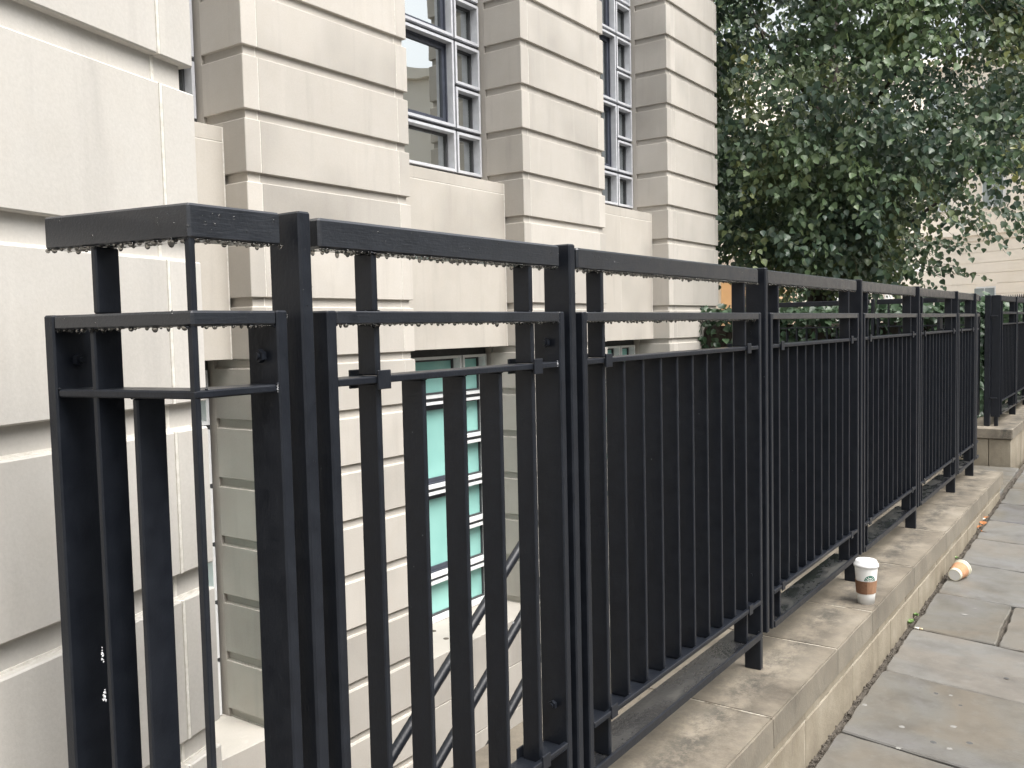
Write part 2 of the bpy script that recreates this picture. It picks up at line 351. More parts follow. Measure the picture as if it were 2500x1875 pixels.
# ------------------------------------------------------------------ low wall with coping
lw = empty('low_wall', (-1.12, 3.5, -.3), 'pale stone coping wall running beside the pavement, with the long black railing and a cup on it', 'wall')
cj = [-2.2, -1.3, -.42, .5, 1.43, 2.39, 3.02, 3.485, 4.22, 5.0, 5.72, 6.46, 7.18]
for a, b in zip(cj, cj[1:]):
    bm = bmesh.new(); addbox(bm, -1.41, -.83, a + .0018, b - .0018, -.088, 0)
    bmesh.ops.subdivide_edges(bm, edges=[e for e in bm.edges if abs(e.verts[0].co.y - e.verts[1].co.y) > .1], cuts=12, use_grid_fill=True)
    for v in bm.verts:
        if v.co.x > -.84 and v.co.z > -.01:
            q = mn.noise(v.co * 9); v.co.x -= max(0, q) * .006; v.co.z -= max(0, q) * .004
    es = [e for e in bm.edges if all(v.co.z > -.02 for v in e.verts) and len(e.link_faces) == 2 and e.calc_face_angle() > .8]
    bmesh.ops.bevel(bm, geom=es, offset=.005, segments=2, affect='EDGES', clamp_overlap=True)
    meshobj('coping_stone', bm, COPING, lw, (-1.12, (a + b) / 2, -.04))
    box('mortar', -1.40, -.8345, b - .0022, b + .0022, -.085, -.0012, DMORT, lw)
bj = [-1.9, -.9, .1, 1.02, 1.9, 2.72, 3.262, 3.84, 4.39, 5.1, 5.75, 6.3, 7.16]
for a, b in zip(bj, bj[1:]): box('wall_stone', -1.38, -.846, a + .004, b - .004, -.5, -.138, BASEST, lw, .004)
MGAP = .0
bj2 = [-1.9, -1.0, .4, 1.3, 2.2, 2.706, 3.255, 3.62, 4.1, 4.8, 5.5, 6.1, 6.7, 7.16]
for a, b in zip(bj2, bj2[1:]): box('wall_stone', -1.38, -.843, a + .003, b - .003, -.131, -.092, BASEST, lw, .003)
box('mortar_bed', -1.37, -.849, -1.9, 7.15, -.5, -.089, DMORT, lw)
box('retaining_wall', -1.37, -1.30, -9, 7.15, -2.75, -.5, STONE, lw)
# return of the coping under the short side of the railing
box('coping_stone', -2.3, -1.412, .42, .98, -.088, -.001, COPING, lw, .005)
box('wall_stone', -2.3, -1.385, .45, .95, -2.75, -.09, STONE, lw)

# ------------------------------------------------------------------ light well: floor, steps
lf = box('lightwell_floor', -4.6, -1.37, -9, 9.6, -2.85, -2.75, GROUND); lf['kind'] = 'structure'
st = empty('basement_steps', (-1.85, 1.5, -2.75), 'pale stone steps going down behind the railing below the black handrails', 'steps')
for i in range(15):
    y0 = 1.1 + .27 * i; zt = -1.98 + .19 * i
    if zt > -.05: break
    box('step', -2.22, -1.45, y0, y0 + .28, zt - .19, zt, STONE, st, .006)
box('lightwell_end_wall', -3.9, -1.37, 7.15, 7.25, -2.75, -.38, STONE, lw)

# ------------------------------------------------------------------ main building
zc = lambda n: 1.289 + .33085 * n       # bottom edge of course n
PITCH = .33085; BODY = .279
bd = empty('stone_building', (-3.9, 5.0, -2.75), 'cream ashlar building with deep banded piers and aluminium windows behind the black railing', 'building')
FX = -3.9
def end_stone_mesh(dy, side):
    """corner stone: body to the full face, neck set back on front and on the side face. side=-1: side face towards -Y"""
    key = ('es', round(dy, 3), side)
    if key in CACHE: return CACHE[key]
    bm = bmesh.new(); D = .345
    addbox(bm, -D, 0, 0, dy, 0, BODY, .003)
    s = .021
    y0, y1 = (s, dy) if side < 0 else (0, dy - s)
    addbox(bm, -D + .002, -s, y0, y1, BODY - .004, PITCH + .003)
    CACHE[key] = finish(bm, 'stone_block', STONE); return CACHE[key]
def mid_stone_mesh(dy):
    key = ('ms', round(dy, 3))
    if key in CACHE: return CACHE[key]
    bm = bmesh.new(); addbox(bm, -.3, 0, 0, dy, 0, BODY, .003); addbox(bm, -.298, -.021, .0, dy, BODY - .004, PITCH + .003)
    CACHE[key] = finish(bm, 'stone_block', STONE); return CACHE[key]
def pier(y0, y1, n0, n1, extra=None):
    q = .10; bm = bmesh.new()
    for n in range(n0, n1):
        z = zc(n)
        link('stone_block', end_stone_mesh(q, -1), bd, (FX, y0, z)); link('stone_block', end_stone_mesh(q, 1), bd, (FX, y1 - q, z))
        cuts = [y0 + q] + ([y0 + extra] if extra and n % 3 else []) + [y1 - q]
        for a, b in zip(cuts, cuts[1:]): link('stone_block', mid_stone_mesh(b - a - .004), bd, (FX, a + .002, z))
        for c in cuts:
            addbox(bm, FX - .2, FX - .0008, c - .0022, c + .0022, z + .003, z + BODY - .002); addbox(bm, FX - .2, FX - .0195, c - .003, c + .003, z + BODY - .004, z + PITCH)
        # bed joint where the recess meets the block below it
        zb = z + BODY
        addbox(bm, FX - .2, FX - .016, y0 + .016, y1 - .016, zb - .002, zb + .004)
        addbox(bm, FX - .345, FX - .19, y0 + .016, y1 - .016, zb - .002, zb + .004)
    meshobj('mortar', bm, MORTAR, bd, (FX, y0, 0))
    # jambs behind the rusticated corner
    z0, z1 = zc(n0), zc(n1)
    bm = bmesh.new(); addbox(bm, -4.65, FX - .345, y0 + .002, y1 - .002, z0, z1); meshobj('jamb', bm, STONE, bd, (-4.4, y0, 0))
P = [(3.133, 4.4265), (5.72, 6.98), (8.245, 9.50)]
pier(*P[0], -11, 17); pier(*P[1], -11, 17); pier(*P[2], -11, 17, .19)
box('wall_mass', -9.5, -5.7, .0, 9.46, -2.6, 6.9, STONE, bd)
box('wall_mass', -5.7, -4.655, 8.0, 9.46, -2.6, 6.9, STONE, bd)

def ring(bm, y0, y1, z0, z1, t, xf, xb, b=0):
    o = [(y0, z0), (y1, z0), (y1, z1), (y0, z1)]; i = [(y0 + t, z0 + t), (y1 - t, z0 + t), (y1 - t, z1 - t), (y0 + t, z1 - t)]
    V = lambda x, pp: [bm.verts.new((x, p[0], p[1])) for p in pp]
    of, if_, ob, ib = V(xf, o), V(xf, i), V(xb, o), V(xb, i)
    for k in range(4):
        j = (k + 1) % 4
        bm.faces.new((of[k], of[j], if_[j], if_[k])); bm.faces.new((if_[k], if_[j], ib[j], ib[k]))
        bm.faces.new((of[j], of[k], ob[k], ob[j])); bm.faces.new((ib[k], ib[j], ob[j], ob[k]))
def window(ya, yb, zbot, nrow, lower, bigrows):
    """ya..yb: full opening between the piers. two columns: broad (left) and narrow (right)."""
    YL, YR = ya + .022, yb - .022; c0 = yb - .339; c1 = c0 + .02; PT = .3317
    top = zbot + PT * nrow
    bm = bmesh.new()   # dark surround and the gaps between the boxed frames
    xs, xe = -4.299, -4.387
    addbox(bm, xe, xs, ya + .003, YL, zbot - .03, top + .03); addbox(bm, xe, xs, YR, yb - .003, zbot - .03, top + .03)
    addbox(bm, xe + .002, xs - .002, YL, YR, zbot - .03, zbot); addbox(bm, xe + .002, xs - .002, YL, YR, top - .026, top + .028)
    addbox(bm, xe + .001, xs - .001, c0, c1, zbot, top - .026)
    wn = meshobj('window', bm, GASK, bd, (-4.27, (ya + yb) / 2, zbot))
    fm = ALUW if lower else ALU
    def unit_(y0, y1, z0, z1, sash):
        bm = bmesh.new(); ring(bm, y0, y1, z0, z1, .02, -4.275, -4.362); meshobj('window_frame', bm, fm, wn, (-4.2, (y0 + y1) / 2, (z0 + z1) / 2))
        bm = bmesh.new(); ring(bm, y0 + .0202, y1 - .0202, z0 + .0202, z1 - .0202, sash, -4.339, -4.372)
        if sash > .03: ring(bm, y0 + .021, y1 - .021, z0 + .021, z1 - .021, .012, -4.329, -4.339)
        meshobj('sash', bm, SASH if sash > .03 else GASK, wn, (-4.28, (y0 + y1) / 2, (z0 + z1) / 2))
        bm = bmesh.new(); addbox(bm, -4.360, -4.354, y0 + .022, y1 - .022, z0 + .022, z1 - .022)
        meshobj('pane', bm, TURQ if lower else GLASS, wn, (-4.28, (y0 + y1) / 2, (z0 + z1) / 2))
    for r in range(nrow):
        z0 = zbot + PT * r; unit_(c1 + .0, YR, z0 + .002, z0 + .3065, .014)
        if r + 1 < nrow:
            b2 = bmesh.new(); addbox(b2, -4.386, -4.303, c1, YR, z0 + .3065, z0 + .3335); meshobj('transom', b2, GASK, wn, (-4.26, c1, z0))
    r = 0
    for h in bigrows:
        z0 = zbot + PT * r; z1 = z0 + PT * h - .025; unit_(YL, c0, z0 + .002, z1, .045 if h > 1 else .016)
        if r + h < nrow:
            b2 = bmesh.new(); addbox(b2, -4.386, -4.3035, YL, c0, z1, z1 + .026); meshobj('transom', b2, GASK, wn, (-4.26, YL, z0))
        r += h
    if not lower:
        for (a, b) in ((YL + .25, c0 - .03), (c1 + .05, YR)):   # net curtains hang inside the glass
            bm = bmesh.new(); n = 40; vs = []
            for i in range(n + 1):
                y = a + (b - a) * i / n; x = -4.48 + .018 * math.sin(i * 1.25) + .006 * math.sin(i * 3.1)
                vs.append((bm.verts.new((x, y, zbot)), bm.verts.new((x, y, top))))
            for p, q in zip(vs, vs[1:]): bm.faces.new((p[0], q[0], q[1], p[1]))
            meshobj('curtain', bm, CURT, wn, (-4.4, a, zbot), True)
        bm = bmesh.new(); addbox(bm, -5.7, -4.66, ya - .3, yb + .3, zbot - .4, top + .3)
        bmesh.ops.delete(bm, geom=[f for f in bm.faces if f.calc_center_median().x > -4.7], context='FACES'); meshobj('room', bm, ROOM, wn, (-5, ya, zbot))
        bm = bmesh.new(); addbox(bm, -4.66, -4.389, ya + .003, yb - .003, zbot - .06, zbot - .035); meshobj('inner_sill', bm, ROOM, wn, (-4.5, ya, zbot))
    return wn
gaps = [(1.866, 3.133), (4.4265, 5.72), (6.98, 8.245)]
for gi, (ya, yb) in enumerate(gaps):
    window(ya, yb, 2.273, 14, False, [1, 2, 2, 2, 2, 2, 2, 1]); window(ya, yb, -1.068, 6, True, [1, 2, 2, 1])
    # apron between the two windows
    box('apron_stone', -4.39, -4.078, ya + .002, yb - .010, .957, 2.120, APRON, bd, .002) if gi < 2 else None
    if gi == 2:
        box('apron_stone', -4.39, -4.078, ya + .002, 7.588, .957, 2.120, APRON, bd, .002); box('apron_stone', -4.39, -4.078, 7.592, yb - .010, .957, 2.120, APRON, bd, .002)
    box('apron_stone', -4.39, -4.078, ya + .002, yb - .010, 2.124, 2.203, APRON, bd, .002)
    bm = bmesh.new(); addbox(bm, -4.2, -4.080, yb - .010, yb - .001, .957, 2.203); addbox(bm, -4.2, -4.0795, ya + .01, yb - .01, 2.1195, 2.1245)
    if gi == 2: addbox(bm, -4.2, -4.0795, 7.588, 7.592, .957, 2.12)
    meshobj('mortar', bm, MORTAR, bd, (-4.1, yb, 1))
    # sill course under the lower window
    for k in range(5):
        zt = -1.07 - k * .34
        box('sill_stone', -4.40, -3.82, ya + .003, yb - .003, zt - .336, zt, STONE, bd, .003)
    for dx, dy in ((-.352, .42), (-.173, .345), (-.13, .12), (-.17, .70)):
        bm = bmesh.new(); bmesh.ops.create_cone(bm, cap_ends=True, segments=14, radius1=.02, radius2=.02, depth=.003)
        for v in bm.verts: v.co += Vector((-3.82 + dx, ya + dy, -1.069))
        meshobj('drain_hole', bm, GRIT, bd, (-3.82 + dx, ya + dy, -1.069))
# plain pier hidden behind the projecting wing
box('hidden_pier', -4.5, -3.9, -.4, 1.864, -2.4, 6.9, STONE, bd)

# ------------------------------------------------------------------ projecting wing at the left
WA = math.atan2(-.4716, .139)      # along the wall, from its far edge towards the camera
wg = empty('projecting_wing', (-1.559, 1.131, -2.75), 'tall pale banded stone wall at the far left, standing forward of the windows', 'building', rz=WA)
# local: x along wall (away from its edge), y: outward is +y ; z from -2.75
def wl(z): return z + 2.75
mmort = bmesh.new()
WJ = [0, .098, 1.30, 2.5, 3.7, 4.9]
for n in range(-11, 14):
    z0 = wl(zc(n)); 
    for i, (a, b) in enumerate(zip(WJ, WJ[1:])):
        bm = bmesh.new(); e = .003 if i else 0
        addbox(bm, a + e, b - .003, -.40, 0, z0, z0 + BODY, .003); addbox(bm, a + (e if i else .02), b - .003, -.398, -.019, z0 + BODY - .004, z0 + PITCH + .003)
        meshobj('stone_block', bm, STONEW, wg, (a, 0, z0))
        if i: addbox(mmort, a - .0035, a + .0035, -.2, .0008, z0 + .002, z0 + BODY - .001); addbox(mmort, a - .004, a + .004, -.2, -.0175, z0 + BODY - .003, z0 + PITCH)
    addbox(mmort, .018, 4.9, -.2, -.0155, z0 + BODY - .002, z0 + BODY + .005)
meshobj('mortar', mmort, MORTAR, wg, (0, 0, 1))
for n in range(-11, 14):   # side face that runs back to the windows
    z0 = wl(zc(n)); bm = bmesh.new(); addbox(bm, 0, .3, -2.75, -.404, z0, z0 + BODY, .003); addbox(bm, .02, .3, -2.75, -.404, z0 + BODY - .004, z0 + PITCH + .003)
    meshobj('stone_block', bm, STONEW, wg, (.1, -1.5, z0))
box('wall_mass', .301, 4.9, -2.75, -.404, .1, 8.3, STONEW, wg)

# ------------------------------------------------------------------ railings
def add_drop(bm, x, y, z, r, l):
    q = bmesh.ops.create_icosphere(bm, subdivisions=2, radius=1)['verts']
    for v in q:
        c = v.co.copy(); t = c.z
        rr = r * (1.0 if t < 0 else 1.0 - .25 * t)
        v.co = Vector((x + c.x * rr, y + c.y * rr, z + t * l))
def drops_under(fr, u0, u1, w, z, parent, seed, gap=(.008, .014), size=.0028):
    rnd = random.Random(seed); bm = bmesh.new(); ox, oy, a = fr
    u = u0 + .004
    while u < u1 - .003:
        r = size * rnd.uniform(.5, 1.3); l = r * rnd.uniform(.8, 1.3) * (1.5 if rnd.random() < .12 else 1)
        for ww in w:
            uu = u + rnd.uniform(-.003, .003)
            x = ox + uu * math.cos(a) - ww * math.sin(a); y = oy + uu * math.sin(a) + ww * math.cos(a)
            add_drop(bm, x, y, z - l * .35, r, l)
        # thin film of water bridging the drops
        ww = w[0]; x = ox + (u + .004) * math.cos(a) - ww * math.sin(a); y = oy + (u + .004) * math.sin(a) + ww * math.cos(a)
        add_drop(bm, x, y, z - .0002, r * 1.3, .0013)
        u += rnd.uniform(*gap)
    ob = meshobj('water_drops', bm, WATER, parent, (ox, oy, z), True); ob['kind'] = 'stuff'; return ob
def beads(fr, u0, u1, w, z0, z1, n, parent, seed, size=(.0010, .0023)):
    rnd = random.Random(seed); bm = bmesh.new(); ox, oy, a = fr
    for i in range(n):
        u = rnd.uniform(u0, u1); z = z0 + (z1 - z0) * rnd.random() ** .7; r = rnd.uniform(*size)
        x = ox + u * math.cos(a) - w * math.sin(a); y = oy + u * math.sin(a) + w * math.cos(a)
        add_drop(bm, x, y, z, r, r * rnd.uniform(.9, 1.6))
    ob = meshobj('water_drops', bm, BEAD, parent, (ox, oy, z0), True); ob['kind'] = 'stuff'; return ob
def chips(pts, parent):
    bm = bmesh.new()
    for (x, y, z, r) in pts:
        for k in range(16):
            cy, cz = random.gauss(0, r * .16), random.gauss(0, r * .8); q = r * random.uniform(.08, .3); m = random.randint(5, 7)
            vs = [bm.verts.new((x - .0005 - .0012 * random.random(), y + cy + q * random.uniform(.5, 1.1) * math.cos(t * 6.283 / m), z + cz + q * random.uniform(.6, 1.5) * math.sin(t * 6.283 / m))) for t in range(m)]
            c = bm.verts.new((x + .0012, y + cy, z + cz))
            for t in range(m): bm.faces.new((c, vs[t], vs[(t + 1) % m]))
    o = meshobj('flaking_paint', bm, CHIP, parent, pts[0][:3]); o['kind'] = 'stuff'; return o
def hexbolt(fr, u, w, z, parent, back=False):
    ox, oy, a = fr; bm = bmesh.new(); bmesh.ops.create_cone(bm, cap_ends=True, segments=6, radius1=.0095, radius2=.0095, depth=.008)
    bmesh.ops.create_cone(bm, cap_ends=True, segments=14, radius1=.005, radius2=.004, depth=.016)
    for v in bm.verts: v.co = Vector((v.co.z, v.co.x, v.co.y))
    x = ox + u * math.cos(a) - w * math.sin(a); y = oy + u * math.sin(a) + w * math.cos(a)
    return link('bolt', finish(bm, 'bolt', BLACK), parent, (x, y, z), rz=a)

def bay(root, fr, f0, f1, bars, dz=0.0, top=(1.213, 1.258), zb=.1, lod=0, ext=(0, 0), foot=True, tr=None, seed=1, rail_end=None, plates=True, ups=(1, 1), rails=None):
    """f0..f1: outer u range of the panel frame. bars: (u, is_tall)."""
    T = lambda z: z + dz
    # top rail
    t0, t1 = tr if tr else (f0 - .002, f1 + .002)
    rail = rails[0] if rails else fbox('top_rail', fr, t0, t1, .010, .056, T(top[0]), T(top[1]), BLACKWET, root, .004)
    # frame: two uprights and the middle rail
    if ups[0]: fbox('frame_upright', fr, f0, f0 + .019, 0, .065, T(zb), T(1.1225), BLACK, root, .0025)
    if ups[1]: fbox('frame_upright', fr, f1 - .019, f1, 0, .065, T(zb), T(1.1225), BLACK, root, .0025)
    mid = rails[1] if rails else fbox('middle_rail', fr, f0 + .0195, f1 - .0195, .0005, .052, T(1.102), T(1.122), BLACKWET, root, .002)
    if not rails: fbox('thin_rail', fr, f0 + .0195, f1 - .0195, .002, .058, T(1.0095), T(1.0205), BLACK, root, .0015)
    fbox('thin_rail', fr, f0 + .0195, f1 - .0195, -.001, .059, T(.211), T(.2125), BLACK, root)
    fbox('thin_rail', fr, f0 + .0195, f1 - .0195, -.0012, .0098, T(.2127), T(.223), BLACK, root, .0015)
    fbox('bottom_channel', fr, f0 + .0195, f1 - .0195, .004, .095, T(.104), T(.110), CHAN, root)
    fbox('channel_lip', fr, f0 + .0195, f1 - .0195, -.003, .0035, T(.100), T(.121), BLACK, root, .001)
    for u, tall in bars:
        if tall:
            fbox('tall_bar', fr, u - .006, u + .006, .010, .052, T(.1105), T(1.0085), BLACK, root, .002)
            fbox('tall_bar', fr, u - .006, u + .006, .010, .050, T(1.0215), T(1.1015), BLACK, root, .002)
            fbox('tall_bar', fr, u - .006, u + .006, .012, .052, T(1.1225), T(top[0] - .0005), BLACK, root, .002)
            if plates:
                for zz in (1.0, .2025):
                    fbox('clamp_plate', fr, u - .0145, u + .0145, -.003, .0015, T(zz), T(zz + .030), BLACK, root, .001)
                    fbox('clamp_plate', fr, u - .0145, u + .0145, .0585, .0635, T(zz), T(zz + .030), BLACK, root, .001)
        else:
            fbox('flat_bar', fr, u - .005, u + .005, .0105, .0595, T(.213), T(1.0085), BLACK, root, .002, wob=.0012)
    if lod <= 1:      # lumpy painted welds where the bars meet the rails
        bm = bmesh.new(); rw = random.Random(seed + 77)
        def blob(u, w_, z, r):
            q = bmesh.ops.create_icosphere(bm, subdivisions=1, radius=1)['verts']; ox, oy, a_ = fr
            for v in q:
                du, dw, dz_ = v.co.x * r * rw.uniform(.9, 1.3), v.co.y * r * .8, v.co.z * r * .6
                v.co = Vector((ox + (u + du) * math.cos(a_) - (w_ + dw) * math.sin(a_), oy + (u + du) * math.sin(a_) + (w_ + dw) * math.cos(a_), T(z) + dz_))
        for u, tall in bars:
            for k in range(3):
                if tall:
                    for zz in (1.1228, 1.1015, top[0]): blob(u + rw.choice((-.006, .006)) + rw.gauss(0, .001), .012 + .017 * k, zz, rw.uniform(.002, .004))
                blob(u + rw.choice((-.005, .005)), .012 + .015 * k, 1.0085, rw.uniform(.0018, .0032))
            blob(u + rw.choice((-.005, .005)), .009, .2235, rw.uniform(.002, .0034))
        for u in (f0 + .021, f1 - .021):
            for zz in (1.0215, 1.1010, .122): blob(u, rw.uniform(.0, .01), zz, rw.uniform(.002, .004))
        ob_ = meshobj('weld_beads', bm, BLACK, root, (fr[0], fr[1], 1.0), True); ob_['kind'] = 'stuff'
    if lod == 0:
        g = (.0105, .017)
        drops_under(fr, t0, t1, (.0125,), T(top[0]), rail, seed, g, .0037); drops_under(fr, t0, t1, (.045,), T(top[0]), rail, seed + 5, (.012, .03), .003)
        drops_under(fr, f0 + .022, f1 - .022, (.004,), T(1.102), mid, seed + 50, (.009, .018), .0032)
        beads(fr, t0, t1, .0095, T(top[0] + .004), T(top[1] - .003), int(10 + 10 * (t1 - t0)), rail, seed + 9)
        beads(fr, f0, f1, .0002, T(1.105), T(1.121), int(5 + 6 * (f1 - f0)), mid, seed + 19, (.0007, .0016))
    elif lod == 1:
        drops_under(fr, t0, t1, (.0125,), T(top[0]), rail, seed, (.011, .02), .0034)
    return rail

rl = empty('metal_railing', (-1.0, 3.9, 0), 'long black painted steel railing on the coping wall, wet with hanging rain drops', 'railing')
MF = (-.98, 0.0, math.pi / 2)
posts = [.874, 1.600, 2.764, 3.911, 5.065, 6.226, 6.949]
for i, p in enumerate(posts):
    pb = fbox('post', MF, p, p + .023, 0, .066, .100, 1.2625, BLACK, rl, .003)
    if i in (0, 1, 2): beads(MF, p + .002, p + .021, -.0004, .55, 1.25, 20 - 5 * i, pb, 300 + i, (.0006, .0014))
    f = p - (.034 if i else .022) - .004
    if i: fbox('foot', MF, f - .024, f - .002, .0, .052, 0, .0995, BLACK, rl, .002)
    hexbolt(MF, p - .052 - .0, .030, 1.06, rl); hexbolt(MF, p - .052, .030, .3, rl)
# corner bay on the pavement side; its rails are mitred in one piece with those of the return
RA = R(10.4); RF = (-1.246, .645, RA)
def mitre(name, w0, w1, z0, z1, mat, ur=.235, um=.735):
    """L shaped piece where the return meets the long side"""
    c, s_ = math.cos(RA), math.sin(RA); pts = []
    ret = lambda u, w: (RF[0] + u * c - w * s_, RF[1] + u * s_ + w * c)
    def cross(w):     # return line at offset w meets the plane x = -.98 - w
        x = -.98 - w; u = (x - RF[0] + w * s_) / c; return ret(u, w)
    pl = [ret(ur, w0), cross(w0), (-.98 - w0, um), (-.98 - w1, um), cross(w1), ret(ur, w1)]
    bm = bmesh.new(); f = bm.faces.new([bm.verts.new((x, y, z0)) for x, y in pl]); r = bmesh.ops.extrude_face_region(bm, geom=[f])
    for v in r['geom']:
        if isinstance(v, bmesh.types.BMVert): v.co.z = z1
    bmesh.ops.recalc_face_normals(bm, faces=list(bm.faces)); bmesh.ops.bevel(bm, geom=list(bm.edges), offset=min(.003, (z1 - z0) * .2), segments=1, affect='EDGES', clamp_overlap=True)
    return meshobj(name, bm, mat, rl, (-.985, .70, (z0 + z1) / 2))
CR = (mitre('top_rail', .010, .056, 1.213, 1.258, BLACKWET, -.002, .850), mitre('middle_rail', .0005, .052, 1.102, 1.122, BLACKWET, .0195, .8285))
mitre('thin_rail', .002, .058, 1.0095, 1.0205, BLACK, .0195, .8285)
ev = lambda a, b, n: [(a + (b - a) * k / (n - 1), k in (0, n - 1)) for k in range(n)]
bay(rl, MF, .6925, .848, [], tr=(.712, .850), seed=11, ups=(0, 1), rails=CR)
bay(rl, MF, .9225, 1.577, ev(1.0365, 1.4735, 5), tr=(.921, 1.578), seed=21)
bay(rl, MF, 1.649, 2.726, ev(1.757, 2.618, 10), tr=(1.648, 2.728), seed=31)
bay(rl, MF, 2.812, 3.875, ev(2.92, 3.767, 10), lod=1, tr=(2.811, 3.877), seed=41)
bay(rl, MF, 3.960, 5.028, ev(4.065, 4.92, 10), lod=1, tr=(3.958, 5.030), seed=51)
bay(rl, MF, 5.113, 6.190, ev(5.22, 6.08, 10), lod=2, tr=(5.112, 6.192))
bay(rl, MF, 6.275, 6.915, ev(6.37, 6.82, 5), lod=2, tr=(6.273, 6.916))
bay(rl, MF, 6.990, 7.13, [], lod=2, tr=(6.988, 7.13), ups=(1, 0))
# short return at the near corner
RA = R(10.4); RF = (-1.246, .645, RA)
bay(rl, RF, 0.0, .282, [(.1525, False)], tr=(-.002, .262), seed=61, ups=(1, 0), rails=CR)
fbox('tall_bar', RF, .083, .093, .004, .05, .1105, 1.1015, BLACK, rl, .002); fbox('tall_bar', RF, .083, .093, .012, .052, 1.1225, 1.2125, BLACK, rl, .002)
cp = link('corner_post', boxmesh((.0100, .0100, 1.010), BLACK, .0015), rl, (-.9885, .7000, .100 + .505), rz=RA)
link('corner_post', boxmesh((.0100, .0100, .106), BLACK, .0015), rl, (-.9975, .7075, 1.168), rz=RA)
hexbolt(RF, .026, .034, 1.06, rl)
# far return
FF = (-1.27, 7.19, R(-8))
bay(rl, FF, 0, .26, [(.09, False), (.17, False)], lod=2, tr=(0, .27), plates=False)
chips([(-1.158, .656, .655, .006), (-1.159, .656, .60, .008)], rl)
chips([(-.995, 1.765, .114, .008), (-1.0, 2.62, .115, .006)], rl)
chips([(-.98, .826, 1.017, .0035), (-.981, 1.548, 1.017, .003)], rl)

# second railing beyond the entrance path
lw2 = empty('stone_plinth', (-1.0, 10.6, -.15), 'cream stone plinth under the farther railing, beyond the end of the coping wall', 'wall')
for a, b in ((8.45, 9.6), (9.604, 10.9), (10.904, 12.3), (12.304, 13.8)):
    box('coping_stone', -1.5, -.912, a, b, .078, .165, COPING, lw2, .006)
for a, b in ((8.47, 9.2), (9.204, 10.2), (10.204, 11.3), (11.304, 12.5), (12.504, 13.8)):
    box('wall_stone', -1.09, -.925, a, b, -.35, .074, BASEST, lw2, .004)
box('wall_stone', -1.3, -1.094, 8.47, 8.9, -.35, .074, BASEST, lw2, .004); box('wall_stone', -2.3, -1.304, 8.47, 8.9, -.35, .074, BASEST, lw2, .004)
box('wall_stone', -3.4, -2.304, 8.47, 8.9, -.35, .074, BASEST, lw2, .004)
box('coping_stone', -3.4, -1.504, 8.45, 8.95, .078, .165, COPING, lw2, .006)
rl2 = empty('metal_railing', (-1.05, 9.5, .165), 'farther black steel railing on the stone plinth, with ivy growing behind it', 'railing')
M2 = (-1.03, 0.0, math.pi / 2)
for p in (9.80, 10.93, 12.06, 13.2): 
    fbox('post', M2, p, p + .026, 0, .066, .255, 1.287, BLACK, rl2, .003); fbox('foot', M2, p - .05, p - .025, 0, .055, .165, .255, BLACK, rl2, .002)
D2 = .017
def bay2(fr, a, b, n, dz=.02): bay(rl2, fr, a, b, ev(a + .1, b - .1, n), dz=dz, zb=.235, lod=2, plates=True)
def bayh(fr, a, b, n):
    """same pattern of rails, shorter bars, standing on the higher plinth"""
    fbox('top_rail', fr, a - .002, b + .002, .01, .056, 1.236, 1.282, BLACK, rl2, .004)
    for u in (a, b - .019): fbox('frame_upright', fr, u, u + .019, 0, .065, .255, 1.142, BLACK, rl2, .002)
    fbox('middle_rail', fr, a + .0195, b - .0195, .0005, .052, 1.122, 1.142, BLACK, rl2, .002)
    for z0 in (1.03, .365): fbox('thin_rail', fr, a + .0195, b - .0195, .002, .058, z0, z0 + .011, BLACK, rl2, .001)
    fbox('bottom_channel', fr, a + .0195, b - .0195, -.003, .09, .258, .272, CHAN, rl2)
    for u, tall in ev(a + .1, b - .1, n):
        fbox('flat_bar', fr, u - .005, u + .005, .011, .053, .3765, 1.0295, BLACK, rl2)
        if tall:
            fbox('tall_bar', fr, u - .006, u + .006, .011, .052, 1.142, 1.2355, BLACK, rl2); fbox('tall_bar', fr, u - .006, u + .006, .011, .052, 1.0415, 1.1215, BLACK, rl2)
            fbox('tall_bar', fr, u - .006, u + .006, .011, .052, .2725, .3645, BLACK, rl2)
bayh(M2, 8.76, 9.77, 9); bayh(M2, 9.86, 10.90, 10); bayh(M2, 10.99, 12.03, 10); bayh(M2, 12.12, 13.17, 10)
PF = (-3.05, 8.62, 0.0)
bayh(PF, 0.0, .95, 9); bayh(PF, 1.02, 1.86, 8)
fbox('post', PF, -.05, -.025, 0, .066, .165, 1.287, BLACK, rl2, .003); fbox('post', PF, .972, .998, 0, .066, .165, 1.287, BLACK, rl2, .003)
# broad corner post of the second railing
fbox('corner_post', PF, 1.90, 1.945, 0, .09, .166, 1.285, BLACK, rl2, .004)
fbox('corner_plate', PF, 1.95, 2.02, .02, .032, .245, 1.283, BLACK, rl2, .003)
fbox('foot', PF, 1.975, 2.005, .03, .06, .165, .245, BLACK, rl2, .002)
for zz in (1.10, .40): fbox('hinge', PF, 1.945, 2.0, -.004, .008, zz, zz + .012, BLACK, rl2, .002)

